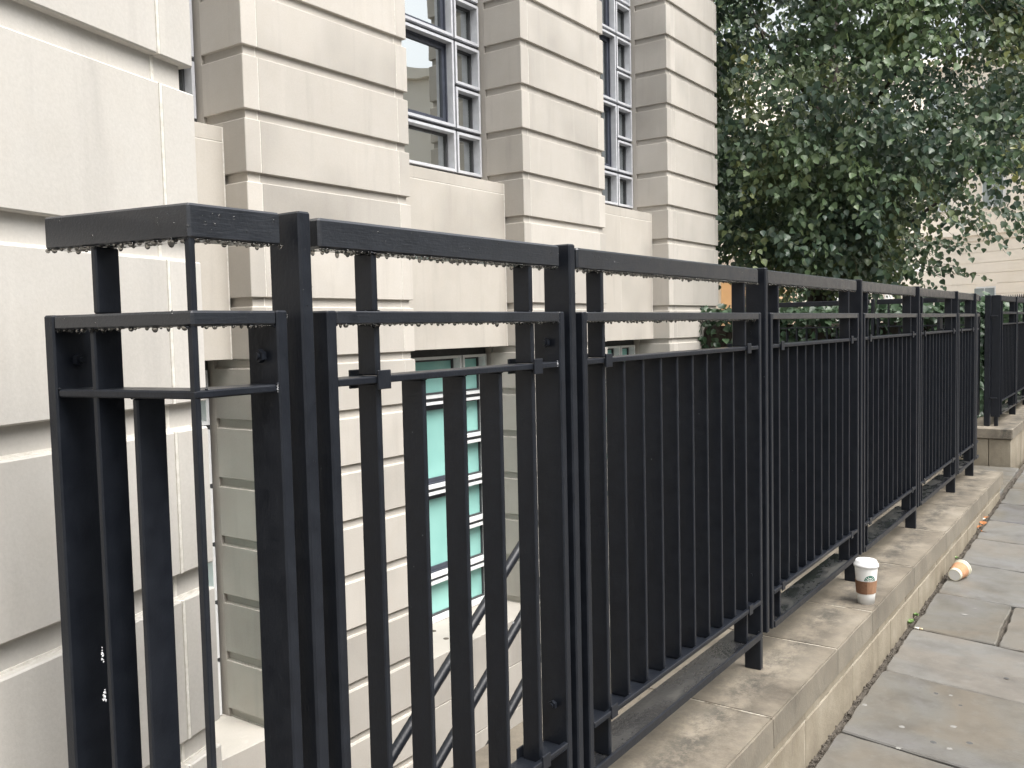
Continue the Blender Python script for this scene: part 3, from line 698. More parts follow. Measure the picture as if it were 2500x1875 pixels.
# handrails of the basement steps
hr = empty('stair_handrail', (-2.2, 2.4, -1.2), 'sloping black triple pipe handrail with worn paint, going down behind the bars', 'handrail')
def pipe(y0, z0, y1, z1, x=-2.2, r=.021):
    bm = bmesh.new(); n = 14; tube(bm, [(x, y0 + (y1 - y0) * i / n, z0 + (z1 - z0) * i / n) for i in range(n + 1)], [r] * (n + 1), 14)
    meshobj('pipe', bm, PIPE, hr, (x, (y0 + y1) / 2, (z0 + z1) / 2), True)
SLP = .700
A0 = lambda y: -.454 + (y - 2.28) * SLP
for k, off in enumerate((0, -.305, -.61)): pipe(.9, A0(.9) + off, 3.55, A0(3.55) + off)
for y in (1.15, 3.5):
    bm = bmesh.new(); tube(bm, [(-2.2, y, A0(y) - 1.0), (-2.2, y, A0(y))], [.019] * 2, 12); meshobj('upright', bm, PIPE, hr, (-2.2, y, A0(y) - .5), True)

# ------------------------------------------------------------------ cups and litter
def lathe(bm, prof, n=40, close=False):
    rings = [[bm.verts.new((r * math.cos(2 * math.pi * k / n), r * math.sin(2 * math.pi * k / n), z)) for k in range(n)] for r, z in prof]
    for a, b in zip(rings, rings[1:]):
        for k in range(n): bm.faces.new((a[k], a[(k + 1) % n], b[(k + 1) % n], b[k]))
    return rings
mm = M('paper_white', .55, .4); mm.col(mm.ramp(mm.noise(20, 2), [(.3, (.76, .76, .74)), (.7, (.82, .82, .80))])); PAPER = mm.m
mm = M('lid_plastic', .3, .5, (.82, .82, .81)); mm.bump(mm.noise(30), .0003); LID = mm.m
mm = M('kraft_sleeve', .85, .2); mm.col(mm.ramp(mm.noise(120, 4, .6, mm.vec((1, 1, .3))), [(.3, (.26, .145, .085)), (.7, (.34, .20, .125))])); mm.bump(mm.noise(200), .0006); KRAFT = mm.m
mm = M('kraft_sleeve_dark', .85, .2); mm.col(mm.ramp(mm.noise(120, 4), [(.3, (.16, .085, .05)), (.7, (.21, .115, .07))])); KRAFTD = mm.m
mm = M('cream_paper', .6, .3, (.74, .70, .55)); mm.bump(mm.noise(40), .0004); CRP = mm.m
mm = M('green_print', .55, .4); mm.col(mm.ramp(mm.noise(30, 2), [(.3, (.015, .13, .085)), (.7, (.02, .16, .105))])); GREEN = mm.m
CX, CY = -.869 - .010, 3.566 + .018
cup = empty('coffee_cup', (CX, CY, 0), 'tall white takeaway coffee cup with lid and brown sleeve standing on the coping', 'cup')
rb, rt, H = .0305, .0435, .156
cr = lambda z: rb + (rt - rb) * z / H
bm = bmesh.new(); rg = lathe(bm, [(.001, .004), (rb - .003, .004), (rb - .003, 0), (rb, .0), (cr(.04), .04), (cr(.1), .10), (cr(H), H)])
meshobj('cup_body', bm, PAPER, None, (0, 0, 0), True)
o = bpy.data.objects['cup_body']; o.parent = cup
bm = bmesh.new(); lathe(bm, [(rt - .0005, H - .012), (rt + .0022, H - .012), (rt + .0030, H - .007), (rt + .0022, H - .002), (rt + .0005, H), (rt - .002, H + .004), (rt - .0055, H + .0125), (rt - .007, H + .0135), (rt - .010, H + .0125), (rt - .014, H + .008), (.001, H + .007)])
o = meshobj('lid', bm, LID, None, (0, 0, 0), True); o.parent = cup
def sleeve(bm, z0, z1, a0, a1, dr, n=30, tilt=0.0):
    vs = []
    for i in range(n + 1):
        a = a0 + (a1 - a0) * i / n; t = tilt * math.cos(a - 1.2)
        vs.append([bm.verts.new(((cr(z) + dr) * math.cos(a), (cr(z) + dr) * math.sin(a), z)) for z in (z0 + t, z1 + t)])
    for p, q in zip(vs, vs[1:]): bm.faces.new((p[0], q[0], q[1], p[1]))
view = math.atan2(-CY, -CX)      # towards the camera
bm = bmesh.new(); sleeve(bm, .043, .093, 0, 2 * math.pi, .0016, 60, .002); o = meshobj('sleeve', bm, KRAFT, None, (0, 0, 0), True); o.parent = cup; slv = o; OFF[slv.name] = (0, 0, 0)
bm = bmesh.new(); sleeve(bm, .0425, .0935, view - 1.9, view + .10, .0026, 24, .002); o = meshobj('sleeve_flap', bm, KRAFTD, None, (0, 0, 0), True); o.parent = slv
# round emblem printed on the cup, half hidden by the sleeve
def emblem(name, pts, dr, mat, zc0, a_c, parent):
    bm = bmesh.new()
    f = []
    for u, v in pts:
        z = zc0 + v; r = cr(z) + dr; a = a_c + u / r; f.append(bm.verts.new((r * math.cos(a), r * math.sin(a), z)))
    bm.faces.new(f); o = meshobj(name, bm, mat, None, (0, 0, 0)); o.parent = parent; return o
AC = view + .38; ZC = .094
cbody = bpy.data.objects['cup_body']; OFF['cup_body'] = (0, 0, 0)
def strip(name, ra, rbb, dr, mat):
    bm = bmesh.new(); n = 28; vs = []
    for i in range(n + 1):
        t = math.pi * i / n; row = []
        for rr in (ra, rbb):
            u, v = rr * math.cos(t), rr * math.sin(t); z = ZC + v; r = cr(z) + dr; a = AC + u / r; row.append(bm.verts.new((r * math.cos(a), r * math.sin(a), z)))
        vs.append(row)
    for p, q in zip(vs, vs[1:]): bm.faces.new((p[0], q[0], q[1], p[1]))
    o = meshobj(name, bm, mat, None, (0, 0, 0)); o.parent = cbody
strip('emblem_ring', .0125, .0218, .0003, GREEN); strip('emblem_ring', .001, .0118, .0003, GREEN)
strip('emblem_edge', .0112, .0132, .0005, PAPER)
for k in range(-2, 3):   # white crown points and wavy strands inside
    u0 = k * .0032; emblem('emblem_mark', [(u0 - .0013, .002), (u0 + .0013, .002), (u0 + .0006, .0085 - abs(k) * .0016), (u0 - .0006, .0085 - abs(k) * .0016)], .0006, PAPER, ZC, AC, cbody)
for s in (-1, 1):
    emblem('emblem_mark', [(s * .0085, .001), (s * .0075, .001), (s * .0055, .0085), (s * .0062, .0088)], .0006, PAPER, ZC, AC, cbody)
emblem('emblem_mark', [(-.003, .0095), (.003, .0095), (.0022, .0125), (0, .0145), (-.0022, .0125)], .0007, PAPER, ZC, AC, cbody)
for k in range(7):      # white marks round the ring
    t = .25 + k * (math.pi - .5) / 6; c, s = math.cos(t), math.sin(t)
    if abs(k - 3) == 0: continue
    emblem('emblem_mark', [((.0155) * c - .0011 * s, .0155 * s + .0011 * c), ((.0155) * c + .0011 * s, .0155 * s - .0011 * c), (.0190 * c + .0011 * s, .0190 * s - .0011 * c), (.0190 * c - .0011 * s, .0190 * s + .0011 * c)], .0006, PAPER, ZC, AC, cbody)
# fallen cup
cy2 = 5.06; cx2 = -.785
c2 = bpy.data.objects.new('coffee_cup', None); C.objects.link(c2); OFF[c2.name] = (0, 0, 0)
tag(c2, 'small cream paper cup with orange brown sleeve lying on its side on the pavement', 'cup')
rb, rt, H = .030, .043, .098
bm = bmesh.new(); lathe(bm, [(.001, .006), (rb - .0025, .006), (rb - .0025, 0), (rb, 0), (cr(.02), .02), (cr(H), H), (rt + .002, H), (rt + .002, H - .004), (rt - .001, H - .004)])
o = meshobj('cup_body', bm, CRP, None, (0, 0, 0), True); o.parent = c2
bm = bmesh.new(); sleeve(bm, .018, .078, 0, 2 * math.pi, .0012, 50); o = meshobj('sleeve', bm, KRAFT, None, (0, 0, 0), True); o.parent = c2
mm = M('kraft_orange', .8, .2); mm.col(mm.ramp(mm.noise(80, 3), [(.3, (.42, .22, .12)), (.7, (.52, .29, .17))])); o.data.materials[0] = mm.m
bm = bmesh.new(); lathe(bm, [(.001, .0012), (rb - .003, .0012)]); o = meshobj('cup_base', bm, PAPER, None, (0, 0, 0)); o.parent = c2
bm = bmesh.new(); lathe(bm, [(rt - .001, H - .003), (rt + .0028, H - .003), (rt + .0028, H + .004), (rt - .003, H + .005), (rt - .006, H + .001)]); o = meshobj('lid', bm, CRP, None, (0, 0, 0), True); o.parent = c2
half = math.atan2(rt - rb, H)
c2.location = (-.778, 4.90, pz(4.90) + .0305)
ax = Vector((.20, 1.0, 0)).normalized(); ax.z = math.tan(half) + .02; ax.normalize()
c2.rotation_euler = ax.to_track_quat('Z', 'Y').to_euler()

mm = M('cigarette_paper', .7, .3, (.8, .79, .75)); mm.bump(mm.noise(60), .0003); CIG = mm.m
mm = M('cigarette_filter', .7, .3, (.62, .50, .33)); mm.bump(mm.noise(60), .0003); FIL = mm.m
def butt(x, y, a, lab):
    z = pz(y) + .0045; t = bpy.data.objects.new('cigarette_butt', None); C.objects.link(t); t.location = (x, y, z); t.rotation_euler = (0, 0, a); OFF[t.name] = (0, 0, 0)
    tag(t, lab, 'cigarette butt')
    for nm, u0, u1, m in (('paper', -.012, .008, CIG), ('filter', .0082, .022, FIL)):
        bm = bmesh.new(); tube(bm, [(u0, 0, 0), (u1, 0, 0)], [.0038] * 2, 10); o = meshobj(nm, bm, m, None, (0, 0, 0), True); o.parent = t
butt(-.795, 4.105, -.1, 'white cigarette butt lying in the paving joint by the weeds')
butt(-.845, 6.36, 1.2, 'pale cigarette end in the gutter joint near the dead leaves')
def small_leaf(bm, c, L, nrm, up, fold=.25):
    n = Vector(nrm).normalized(); u = Vector(up); u = (u - n * u.dot(n)).normalized(); s = n.cross(u)
    c = Vector(c); pts = [(0, 0), (.42, .22), (.5, .5), (.3, .8), (0, 1.05), (-.3, .8), (-.5, .5), (-.42, .22)]
    v = [bm.verts.new(c + s * (p[0] * L) + u * (p[1] * L) + n * (abs(p[0]) * fold * L)) for p in pts]
    bm.faces.new((v[0], v[1], v[2], v[3], v[4])); bm.faces.new((v[0], v[4], v[5], v[6], v[7]))
mm = M('weed_green', .5, .4); mm.col(mm.ramp(mm.noise(60, 2), [(.3, (.12, .22, .06)), (.7, (.22, .34, .13))])); WEED = mm.m
mm = M('dead_leaf', .75, .3); mm.col(mm.ramp(mm.noise(60, 3), [(.3, (.25, .09, .03)), (.7, (.45, .20, .08))])); DEAD = mm.m
def weed(x, y, n, L, lab, seed):
    rnd = random.Random(seed); t = empty('weed', (x, y, pz(y) - .01), lab, 'plant')
    for k in range(n):
        bm = bmesh.new(); a = rnd.uniform(0, 6.28); e = rnd.uniform(.3, 1.0); d = Vector((math.cos(a), math.sin(a), e)).normalized()
        small_leaf(bm, (x, y, pz(y) - .005), L * rnd.uniform(.6, 1.1), Vector((-math.cos(a) * e, -math.sin(a) * e, 1)), d); meshobj('leaf', bm, WEED, t, (x, y, pz(y)))
weed(-.842, 4.17, 11, .03, 'bright green weed at the foot of the wall, nearer the white cigarette butt', 3)
weed(-.840, 4.29, 9, .026, 'smaller green weed in the gutter joint, farther along the wall', 4)
weed(-.842, 5.35, 7, .018, 'tiny weed in the gutter just behind the fallen cup', 5)
for k, (dx, dy) in enumerate(((0, 0), (.02, .10), (-.005, .18), (.03, -.08), (.0, .27))):
    bm = bmesh.new(); x, y = -.84 + dx, 6.10 + dy; small_leaf(bm, (x, y, pz(y) + .004), .045, (random.uniform(-.4, .4), random.uniform(-.4, .4), 1), (random.uniform(-1, 1), 1, .1), .3)
    tag(meshobj('dead_leaf', bm, DEAD, None, (x, y, pz(y))), ('rust brown dead leaf in the gutter, third nearest of five beyond the fallen cup', 'curled dead leaf lying farther out on the slab beyond the fallen cup'  , 'dead leaf pressed against the wall foot, between the other dead leaves', 'rust brown dead leaf nearest to the fallen cup', 'rust brown dead leaf in the gutter farthest from the fallen cup')[k], 'leaf', 'dead leaves in the gutter')
# chewing gum spots trodden flat on the slabs
mm = M('old_gum_pale', .8, .3, (.23, .225, .21)); mm.bump(mm.noise(50), .001); GUM = mm.m
mm = M('old_gum_dark', .8, .3, (.09, .09, .088)); mm.bump(mm.noise(50), .001); GUMD = mm.m
gum = [[-0.796, 3.23], [-0.651, 3.123], [-0.508, 3.209], [-0.628, 2.963], [-0.492, 3.041], [-0.446, 3.113], [-0.605, 3.453], [-0.516, 3.391], [-0.558, 3.461], [-0.412, 3.722], [-0.659, 2.772], [-0.657, 4.395], [-0.63, 4.502], [-0.636, 4.687], [-0.543, 3.06]]
bmp, bmd = bmesh.new(), bmesh.new()
for i, (x, y) in enumerate(gum):
    b = bmd if i in (5, 6, 7, 9, 14) else bmp; r = random.uniform(.008, .013)
    pz_ = pz(y) + .0018; vs = [b.verts.new((x + r * random.uniform(.8, 1.15) * math.cos(t), y + r * random.uniform(.8, 1.15) * math.sin(t), pz_)) for t in [k * .4833 for k in range(13)]]
    c = b.verts.new((x, y, pz_ + .0012))
    for k in range(13): b.faces.new((c, vs[k], vs[(k + 1) % 13]))
for b, m in ((bmp, GUM), (bmd, GUMD)): meshobj('gum_spots', b, m, pav, (-.6, 3.3, -.25))['kind'] = 'stuff'

# ------------------------------------------------------------------ trees, hedge
def leaf_cloud(name, pos, nrm, up, L, tint, mat, parent, origin):
    """leaves as folded ovate blades, 8 verts each"""
    n = len(pos); N = nrm / np.linalg.norm(nrm, axis=1, keepdims=True); U = up - N * np.sum(up * N, 1, keepdims=True); U /= np.linalg.norm(U, axis=1, keepdims=True) + 1e-9; S = np.cross(N, U)
    prof = np.array([(0, 0, 0), (.40, .16, .12), (.47, .45, .14), (.26, .80, .09), (0, 1.08, -.06), (-.26, .80, .09), (-.47, .45, .14), (-.40, .16, .12), (0, .5, 0)])
    V = pos[:, None, :] + (S[:, None, :] * prof[None, :, 0, None] + U[:, None, :] * prof[None, :, 1, None] + N[:, None, :] * prof[None, :, 2, None]) * L[:, None, None]
    k = len(prof); V = V.reshape(-1, 3) - np.array(origin)
    f = np.array([(0, 1, 2, 8), (8, 2, 3, 4), (8, 4, 5, 6), (0, 8, 6, 7)])
    F = (f[None] + (np.arange(n) * k)[:, None, None]).reshape(-1, 4)
    me = bpy.data.meshes.new(name); me.vertices.add(len(V)); me.vertices.foreach_set('co', V.astype(np.float32).ravel())
    me.loops.add(F.size); me.loops.foreach_set('vertex_index', F.ravel().astype(np.int32)); me.polygons.add(len(F)); me.polygons.foreach_set('loop_start', (np.arange(len(F)) * 4).astype(np.int32))
    me.update(calc_edges=True); at = me.attributes.new('tint', 'FLOAT_COLOR', 'POINT')
    tc = np.zeros((n, k, 4), np.float32); tc[..., 0] = tint[:, 0, None]; tc[..., 1] = tint[:, 1, None]; tc[..., 3] = 1; at.data.foreach_set('color', tc.ravel()); me.materials.append(mat)
    return link(name, me, parent, origin)
RT = np.array([.817, .577]); FW = np.array([-.577, .815])
TB = np.array([-3.57, 12.2])
tree = empty('broadleaf_tree', (TB[0], TB[1], -.1), 'large dark green broadleaf tree behind the railing with small pale gaps in its crown', 'tree')
bm = bmesh.new(); tube(bm, [(TB[0], TB[1], -.3), (TB[0] + .02, TB[1], .6), (TB[0] - .03, TB[1] + .05, 1.8), (TB[0] + .04, TB[1], 3.2), (TB[0] + .1, TB[1] + .1, 5.2), (TB[0], TB[1] + .2, 8)], [.26, .19, .165, .15, .11, .04], 16)
meshobj('trunk', bm, BARK, tree, (TB[0], TB[1], 1), True)
ss = np.array([-6, 1.5, 2.5, 2.75, 3.2, 3.7, 4.1, 4.6, 4.85, 5.1, 5.6, 6.2, 6.8, 7.5, 12]); zz = np.array([4, 2.6, 1.95, 1.86, 1.84, 1.66, 1.54, 1.52, 1.72, 2.26, 2.36, 2.36, 2.45, 2.5, 4])
def zmin(s): return np.interp(s, ss, zz)
CC = np.array([-3.3, 12.75, 5.2]); RR = np.array([4.5, 3.6, 4.6])
bmt = bmesh.new(); limb_ends = []
for k in range(16):
    a = k * 2.399; z0 = 1.6 + k * .30; d = np.array([math.cos(a), math.sin(a)]) * random.uniform(.9, 1.6)
    p0 = Vector((TB[0], TB[1], z0)); p1 = Vector((TB[0] + d[0] * .4, TB[1] + d[1] * .4, z0 + .5)); p2 = Vector((TB[0] + d[0], TB[1] + d[1], z0 + .95))
    if p2.y < 10.2: continue
    p3 = p2 + Vector((d[0] * .3, d[1] * .3 + .1, .5)); tube(bmt, [p0, p0.lerp(p1, .5) + Vector((0, 0, .05)), p1, p1.lerp(p2, .5) - Vector((0, 0, .06)), p2, p3], [.055, .048, .04, .028, .018, .006], 7)
meshobj('limbs', bmt, BARK, tree, (TB[0], TB[1], 3), True)
def spray(p, d, nl, Ls, t0, ty, P_, N_, U_, L_, T_, tw):
    """a drooping twig with leaves either side"""
    pts = []; v = Vector(d).normalized(); q = Vector(p)
    for i in range(nl):
        v = (v + Vector((random.gauss(0, .1), random.gauss(0, .1), -.055))).normalized(); q = q + v * (.055 * random.uniform(.7, 1.3)); pts.append(q.copy())
        side = v.cross(Vector((0, 0, 1))); side = side.normalized() if side.length > .01 else Vector((1, 0, 0)); sg = 1 if i % 2 else -1
        off = side * sg * random.uniform(.0, .05) + Vector((random.gauss(0, .018), random.gauss(0, .018), random.gauss(0, .018)))
        pp = q + off; n = Vector((random.gauss(0, .55), random.gauss(0, .55), .35)) - Vector((FW[0], FW[1], 0)) * random.uniform(.0, 1.0) + side * sg * .3
        u = side * sg * .6 + v * .3 + Vector((0, 0, -.75 + random.gauss(0, .3)))
        P_.append(pp[:]); N_.append(n[:]); U_.append(u[:]); L_.append(Ls * random.uniform(.6, 1.15))
        T_.append((min(1, max(0, t0 + random.gauss(0, .10))), min(1, max(0, ty + random.gauss(0, .08)))))
    if tw is not None and min(q.y, p[1]) > 9.8:
        tube(tw, [p] + [x for x in pts[::3]] , [.0035] + [.0022] * len(pts[::3]), 3, False)
P_, N_, U_, L_, T_ = [], [], [], [], []; twb = bmesh.new(); cnt = 0; tries = 0
while cnt < 5200 and tries < 120000:
    tries += 1
    v = Vector((random.gauss(0, 1), random.gauss(0, 1), random.gauss(0, 1))).normalized(); rr = random.uniform(.45, 1.0) ** .6 * (1.0 + .38 * mn.noise(v * 2.6 + Vector((3, 1, 7))))
    p = np.array([CC[0] + v.x * RR[0] * rr, CC[1] + v.y * RR[1] * rr, CC[2] + v.z * RR[2] * rr])
    s = p[:2] @ RT; dep = p[:2] @ FW
    if s < 2.2 or s > 7.35 or p[2] > 6.9 or p[1] < 9.9: continue
    if dep > 13.6 and random.random() < .5: continue
    sd_ = s * 12 / max(dep, 8)        # lateral position seen against the trunk distance
    sp_, zp_ = s * 12 / dep, 1.09 + (p[2] - 1.09) * 12 / dep
    if zp_ < zmin(sp_) + (.30 if sp_ < 4.9 else .62) or sp_ > 7.0: continue
    if 2.7 < sp_ < 3.55 and 1.6 < zp_ < 3.0 and random.random() < .8: continue
    if sp_ > 5.0 and zp_ < 3.0 and random.random() < .45: continue
    cl = mn.noise(Vector((p[0] * .95, p[1] * .95, p[2] * .95 + 4)))
    if cl < -.27: continue
    d = Vector((v.x, v.y, .15 + random.gauss(0, .25))) + Vector((-FW[0] * .3, -FW[1] * .3, 0))
    t = .30 + 1.5 * mn.noise(Vector((p[0] * 1.3 + 9, p[1] * 1.3, p[2] * 1.3))); ty = max(0, 1.3 * mn.noise(Vector((p[0] * 1.5, p[1] * 1.5 + 20, p[2] * .9))) - .28)
    near = dep < 11.6
    spray(p.tolist(), d, random.randint(14, 24), .080, t, ty, P_, N_, U_, L_, T_, twb if near and random.random() < .35 else None); cnt += 1
# lower centre: the paler, yellower-leaved hanging sprays in front of the trunk
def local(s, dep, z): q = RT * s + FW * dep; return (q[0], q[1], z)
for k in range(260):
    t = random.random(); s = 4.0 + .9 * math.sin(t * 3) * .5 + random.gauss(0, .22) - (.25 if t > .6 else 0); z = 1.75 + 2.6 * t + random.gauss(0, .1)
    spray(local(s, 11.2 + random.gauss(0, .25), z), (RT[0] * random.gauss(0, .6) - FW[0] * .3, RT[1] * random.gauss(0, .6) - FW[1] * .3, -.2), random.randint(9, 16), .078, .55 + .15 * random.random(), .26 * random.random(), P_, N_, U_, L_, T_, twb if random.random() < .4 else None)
for k in range(230):   # low skirts each side of the trunk
    s = random.choice((random.uniform(2.75, 4.0), random.uniform(3.9, 5.0), random.uniform(3.2, 4.9))); z = zmin(s) + .12 + abs(random.gauss(0, .35))
    spray(local(s, 11.7 + random.gauss(0, .5), z), (RT[0] * random.gauss(0, .8), RT[1] * random.gauss(0, .8), -.1), random.randint(7, 13), .075, .25 + .2 * random.random(), .05, P_, N_, U_, L_, T_, twb)
for k in range(20):    # thin sprays reaching out to the right under the crown
    z = random.uniform(1.55, 2.1); spray(local(4.85 + random.uniform(0, .45), 11.3 + random.gauss(0, .2), z), (RT[0], RT[1], .1 + random.gauss(0, .15)), random.randint(6, 10), .075, .2, .02, P_, N_, U_, L_, T_, twb)
for k in range(26):
    s = random.uniform(5.2, 6.6); z = random.uniform(2.2, 2.6); spray(local(s, 11.2 + random.gauss(0, .4), z), (RT[0] * .4, RT[1] * .4, -.25), random.randint(5, 10), .075, .2, .02, P_, N_, U_, L_, T_, twb)
P_ = np.array(P_); N_ = np.array(N_); U_ = np.array(U_); L_ = np.array(L_); T_ = np.array(T_)
dp_ = P_[:, :2] @ FW; sq_ = (P_[:, :2] @ RT) * 12 / dp_; ok = (P_[:, 1] > 9.56) & (dp_ > 9.0) & (sq_ < 7.2 + RNG.normal(0, .12, len(P_)))
crown = leaf_cloud('crown', P_[ok], N_[ok], U_[ok], L_[ok], T_[ok], LEAF, tree, (TB[0], TB[1], 4.0)); crown['kind'] = 'stuff'
tw = meshobj('twigs', twb, TWIG, tree, (TB[0], TB[1], 4.0)); tw['kind'] = 'stuff'
print('tree leaves', ok.sum(), 'tries', tries)

def hedge(name, label, x0, x1, y0, y1, z0, z1, n, Ls, dens_top=True):
    h = empty(name, ((x0 + x1) / 2, (y0 + y1) / 2, z0), label, 'hedge')
    box('hedge_core', x0 + .1, x1 - .1, y0 + .1, y1 - .1, z0, z1 - .12, BARK, h, .05)  # added dark core box, stands in for the dark foliage inside the hedge
    P = np.stack([RNG.uniform(x0, x1, n), RNG.uniform(y0, y1, n), z0 + (z1 - z0) * RNG.uniform(0, 1, n) ** .8], 1)
    top = RNG.uniform(0, 1, n) < .3; P[top, 2] = z1 + RNG.normal(0, .03, top.sum())
    side = ~top; k = RNG.uniform(0, 1, n)
    a = side & (k < .45); P[a, 1] = y0 + np.abs(RNG.normal(0, .06, a.sum())); b = side & (k >= .45) & (k < .75); P[b, 0] = x1 - np.abs(RNG.normal(0, .06, b.sum())); c = side & (k >= .75) & (k < .85); P[c, 0] = x0 + np.abs(RNG.normal(0, .06, c.sum()))
    N = RNG.normal(0, .45, (n, 3)) + np.array([.3, -.6, .5]); U = RNG.normal(0, .5, (n, 3)) + np.array([0, 0, -.7])
    T = np.stack([np.clip(RNG.normal(.35, .25, n), 0, 1), np.clip(RNG.normal(.02, .06, n), 0, 1)], 1)
    o = leaf_cloud('foliage', P, N, U, Ls * RNG.uniform(.6, 1.2, n), T, IVY, h, ((x0 + x1) / 2, (y0 + y1) / 2, z0)); o['kind'] = 'stuff'
hedge('ivy_hedge', 'dark ivy hedge behind the railing that runs back from the entrance path', -4.3, -1.3, 8.98, 9.5, -.1, 1.19, 5200, .075)
hedge('ivy_hedge', 'ivy growing behind the farther railing along the pavement', -1.75, -1.2, 9.52, 14.5, -.1, 1.22, 4200, .075)

# ------------------------------------------------------------------ background
# concave crescent building
pth = [(-15.5, 24.6), (-11.9, 27.18), (-9.2, 29.4), (-6.724, 31.583), (-6.192, 32.2), (-5.757, 32.62), (-5.276, 32.80), (-4.644, 32.684), (-3.902, 32.35), (-3.19, 31.9), (-1.024, 30.45), (1.613, 28.6), (6, 25.6), (12, 21.5)]
def smooth(p, it=2):
    for _ in range(it):
        q = [p[0]]
        for a, b in zip(p, p[1:]): q += [(a[0] * .75 + b[0] * .25, a[1] * .75 + b[1] * .25), (a[0] * .25 + b[0] * .75, a[1] * .25 + b[1] * .75)]
        p = q + [p[-1]]
    return p
pth = smooth(pth)
cb = empty('crescent_building', (-5.3, 33, -.37), 'cream curved building far behind the tree, with cornice and small window at right', 'building')
def wall_strip(bm, path, z0, z1, out=0.0, th=.5):
    n = len(path); P0 = []
    for i, p in enumerate(path):
        a = path[max(i - 1, 0)]; b = path[min(i + 1, n - 1)]; tx, ty = b[0] - a[0], b[1] - a[1]; L = math.hypot(tx, ty); nx, ny = ty / L, -tx / L   # towards the viewer
        f = (p[0] + nx * out, p[1] + ny * out); k = (p[0] - nx * th, p[1] - ny * th)
        P0.append([bm.verts.new((*f, z0)), bm.verts.new((*f, z1)), bm.verts.new((*k, z1)), bm.verts.new((*k, z0))])
    for a, b in zip(P0, P0[1:]):
        for k in range(4): bm.faces.new((a[k], b[k], b[(k + 1) % 4], a[(k + 1) % 4]))
    bm.faces.new(P0[0]); bm.faces.new(P0[-1][::-1])
bands = [(-.37, .83)] + [(.845 + .338 * k, .845 + .338 * k + .324) for k in range(8)]
for a, b in bands:
    bm = bmesh.new(); wall_strip(bm, pth, a, b, .03); meshobj('stone_course', bm, CREAM, cb, (-5.3, 32, a))
bm = bmesh.new(); wall_strip(bm, pth, -.37, 3.6, 0.0); meshobj('wall', bm, CREAM, cb, (-5.3, 32, 0))
bm = bmesh.new(); wall_strip(bm, pth, 3.58, 3.76, .06); wall_strip(bm, pth, 3.76, 3.92, .16); meshobj('cornice', bm, CREAM, cb, (-5.3, 32, 3.7))
bm = bmesh.new(); wall_strip(bm, pth, 3.92, 9.2, -.05); meshobj('wall', bm, CREAM, cb, (-5.3, 32, 6))
bm = bmesh.new(); wall_strip(bm, pth, 9.2, 9.5, .15); meshobj('cornice', bm, CREAM, cb, (-5.3, 32, 9.3))
def on_path(x):   # point and tangent of the path at world x
    for a, b in zip(pth, pth[1:]):
        if a[0] <= x <= b[0]:
            t = (x - a[0]) / (b[0] - a[0]); return a[0] + (b[0] - a[0]) * t, a[1] + (b[1] - a[1]) * t, math.atan2(b[1] - a[1], b[0] - a[0])
def far_window(x, z0, z1, wd, lintel=True):
    px, py, a = on_path(x); fr = (px, py, a)
    wn = fbox('window', fr, -wd / 2, wd / 2, -.045, .05, z0, z1, ALUW, cb)
    fbox('pane', fr, -wd / 2 + .04, -.02, -.055, -.046, z0 + .05, z1 - .05, FARG, wn); fbox('pane', fr, .02, wd / 2 - .04, -.055, -.046, z0 + .05, z1 - .05, FARG, wn)
    if lintel:
        bm = bmesh.new(); c, s = math.cos(a), math.sin(a)
        Q = lambda u, z, w: bm.verts.new((px + u * c - w * s, py + u * s + w * c, z))
        for w0, w1 in ((-.042, -.02), ):
            f = [Q(-wd / 2, z1 + .01, w0), Q(wd / 2, z1 + .01, w0), Q(wd / 2 + .12, z1 + .34, w0), Q(-wd / 2 - .12, z1 + .34, w0)]; b = [Q(-wd / 2, z1 + .01, w1), Q(wd / 2, z1 + .01, w1), Q(wd / 2 + .12, z1 + .34, w1), Q(-wd / 2 - .12, z1 + .34, w1)]
            bm.faces.new(f); 
            for k in range(4): bm.faces.new((f[k], b[k], b[(k + 1) % 4], f[(k + 1) % 4]))
        meshobj('lintel', bm, CREAM, cb, (px, py, z1))
far_window(-4.33, .75, 2.10, .75); far_window(-1.4, .75, 2.10, .8); far_window(1.4, .75, 2.1, .8); far_window(-8.2, .75, 2.1, .8, False)
for x in (-9, -7, -5.75, -4.1, -1.4, 1.4): far_window(x, 4.6, 6.4, .75, False); far_window(x, 7.1, 8.5, .75, False)

# entrance porch with warm lamps, deep behind the hedge
u_ = np.array([.817, .577]); v_ = np.array([-.577, .815]); PA = math.atan2(.577, .817)
PO = (-8.9, 22.0, PA)
pc = empty('entrance_porch', (-8.0, 23, -.37), 'low tan entrance porch with warm lit ceiling behind the tree trunk', 'porch')
fbox('canopy', PO, -2.2, 2.62, 0, 3.2, 2.41, 2.80, TAN, pc, .02)
fbox('ceiling', PO, -2.15, 2.57, .05, 3.15, 2.37, 2.405, CREAM, pc)
fbox('back_wall', PO, -2.2, 2.9, 3.2, 3.5, -.37, 2.82, TAN, pc)
fbox('side_wall', PO, -.05, .22, 1.2, 3.19, -.37, 2.36, CREAM, pc, .01)
fbox('column', PO, 2.72, 3.0, .2, .48, -.37, 2.3, WHITE, pc, .02); fbox('column', PO, 4.2, 4.42, .2, .45, -.37, 2.3, WHITE, pc, .02)
fbox('beam', PO, 2.63, 5.2, .1, .6, 2.31, 2.5, WHITE, pc, .01)
mm = M('lamp_glow', .5, .3); mm.b.inputs['Emission Color'].default_value = (1, .62, .22, 1); mm.b.inputs['Emission Strength'].default_value = 3; GLOW = mm.m
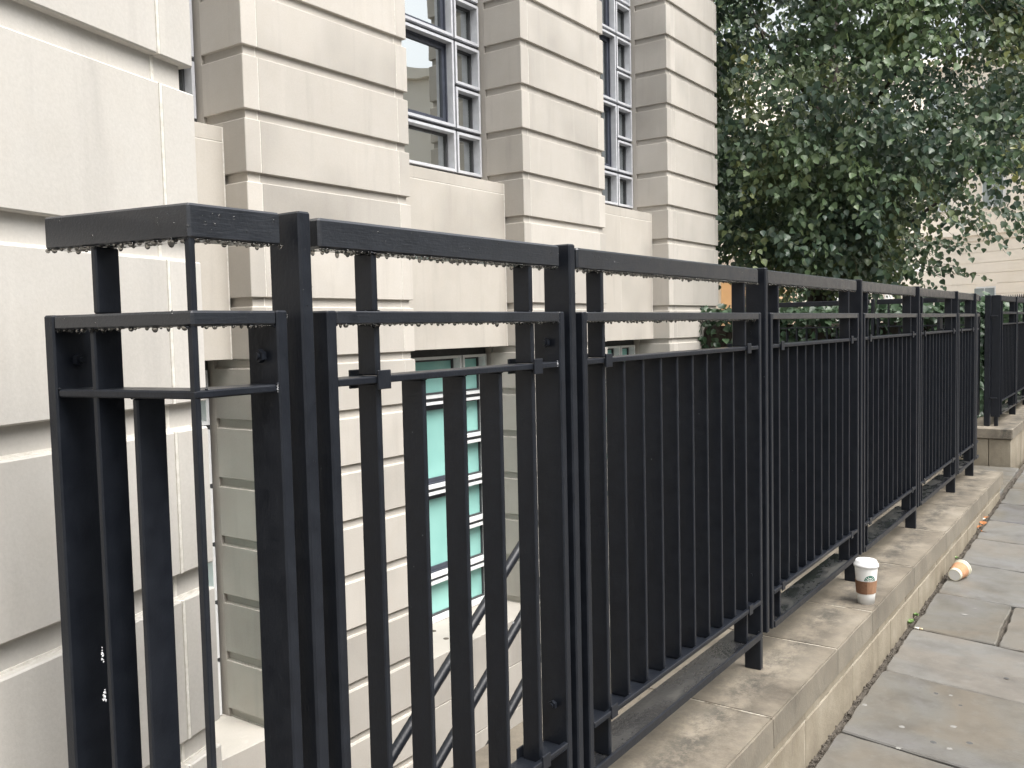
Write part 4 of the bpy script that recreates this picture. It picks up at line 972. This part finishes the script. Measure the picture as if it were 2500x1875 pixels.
for i, (uu, ww) in enumerate(((.42, 1.9), (1.95, 2.7), (-.25, 2.0))):
    x = PO[0] + uu * u_[0] + ww * v_[0]; y = PO[1] + uu * u_[1] + ww * v_[1]
    bm = bmesh.new(); bmesh.ops.create_cone(bm, cap_ends=True, segments=20, radius1=.09, radius2=.06, depth=.06)
    for q in bm.verts: q.co += Vector((x, y, 2.335))
    meshobj('ceiling_lamp', bm, GLOW, pc, (x, y, 2.335))
    li = bpy.data.lights.new('lamp_light', 'POINT'); li.energy = 11; li.color = (1, .66, .33); li.shadow_soft_size = .08; lo = bpy.data.objects.new('lamp_light', li); C.objects.link(lo); lo.location = (x, y, 2.2)

# spiked railing beyond the second railing
sr = empty('spiked_railing', (-1.4, 15.5, -.37), 'distant dark railing with a row of pointed spikes below the crescent building', 'railing')
bm = bmesh.new(); n = 95; a, b = np.array([-2.45, 17.6]), np.array([.55, 10.9 + .6])
for i in range(n):
    p = a + (b - a) * i / (n - 1); tube(bm, [(p[0], p[1], -.37), (p[0], p[1], 1.37), (p[0], p[1], 1.39), (p[0], p[1], 1.455)], [.009, .009, .015, .002], 6, False)
o = meshobj('pickets', bm, BLACK, sr, (-1.4, 15, 0)); o['kind'] = 'stuff'
bm = bmesh.new(); tube(bm, [(a[0], a[1], 1.30), (b[0], b[1], 1.30)], [.02, .02], 6); tube(bm, [(a[0], a[1], .2), (b[0], b[1], .2)], [.02, .02], 6); meshobj('rail', bm, BLACK, sr, (-1.4, 15, 1.3))

# buildings across the street (seen mirrored in the window glass)
ob = empty('opposite_building', (17.5, 6, -.37), 'grey green office block with vertical mullions across the street, mirrored in the window glass', 'building')
fbox('wall', (16.2, -14, math.pi / 2), 0, 84, -2, 0, -.37, 11.4, OPP, ob)
for k in range(51):
    y = -13 + k * 1.6
    box('mullion', 16.14, 16.199, y, y + .12, -.37, 11.4, GASK if k % 2 else OPP, ob)
    for fl in range(3):
        z0 = .9 + fl * 3.1; wn = box('window', 16.17, 16.198, y + .25, y + 1.45, z0, z0 + 1.9, FARG, ob)
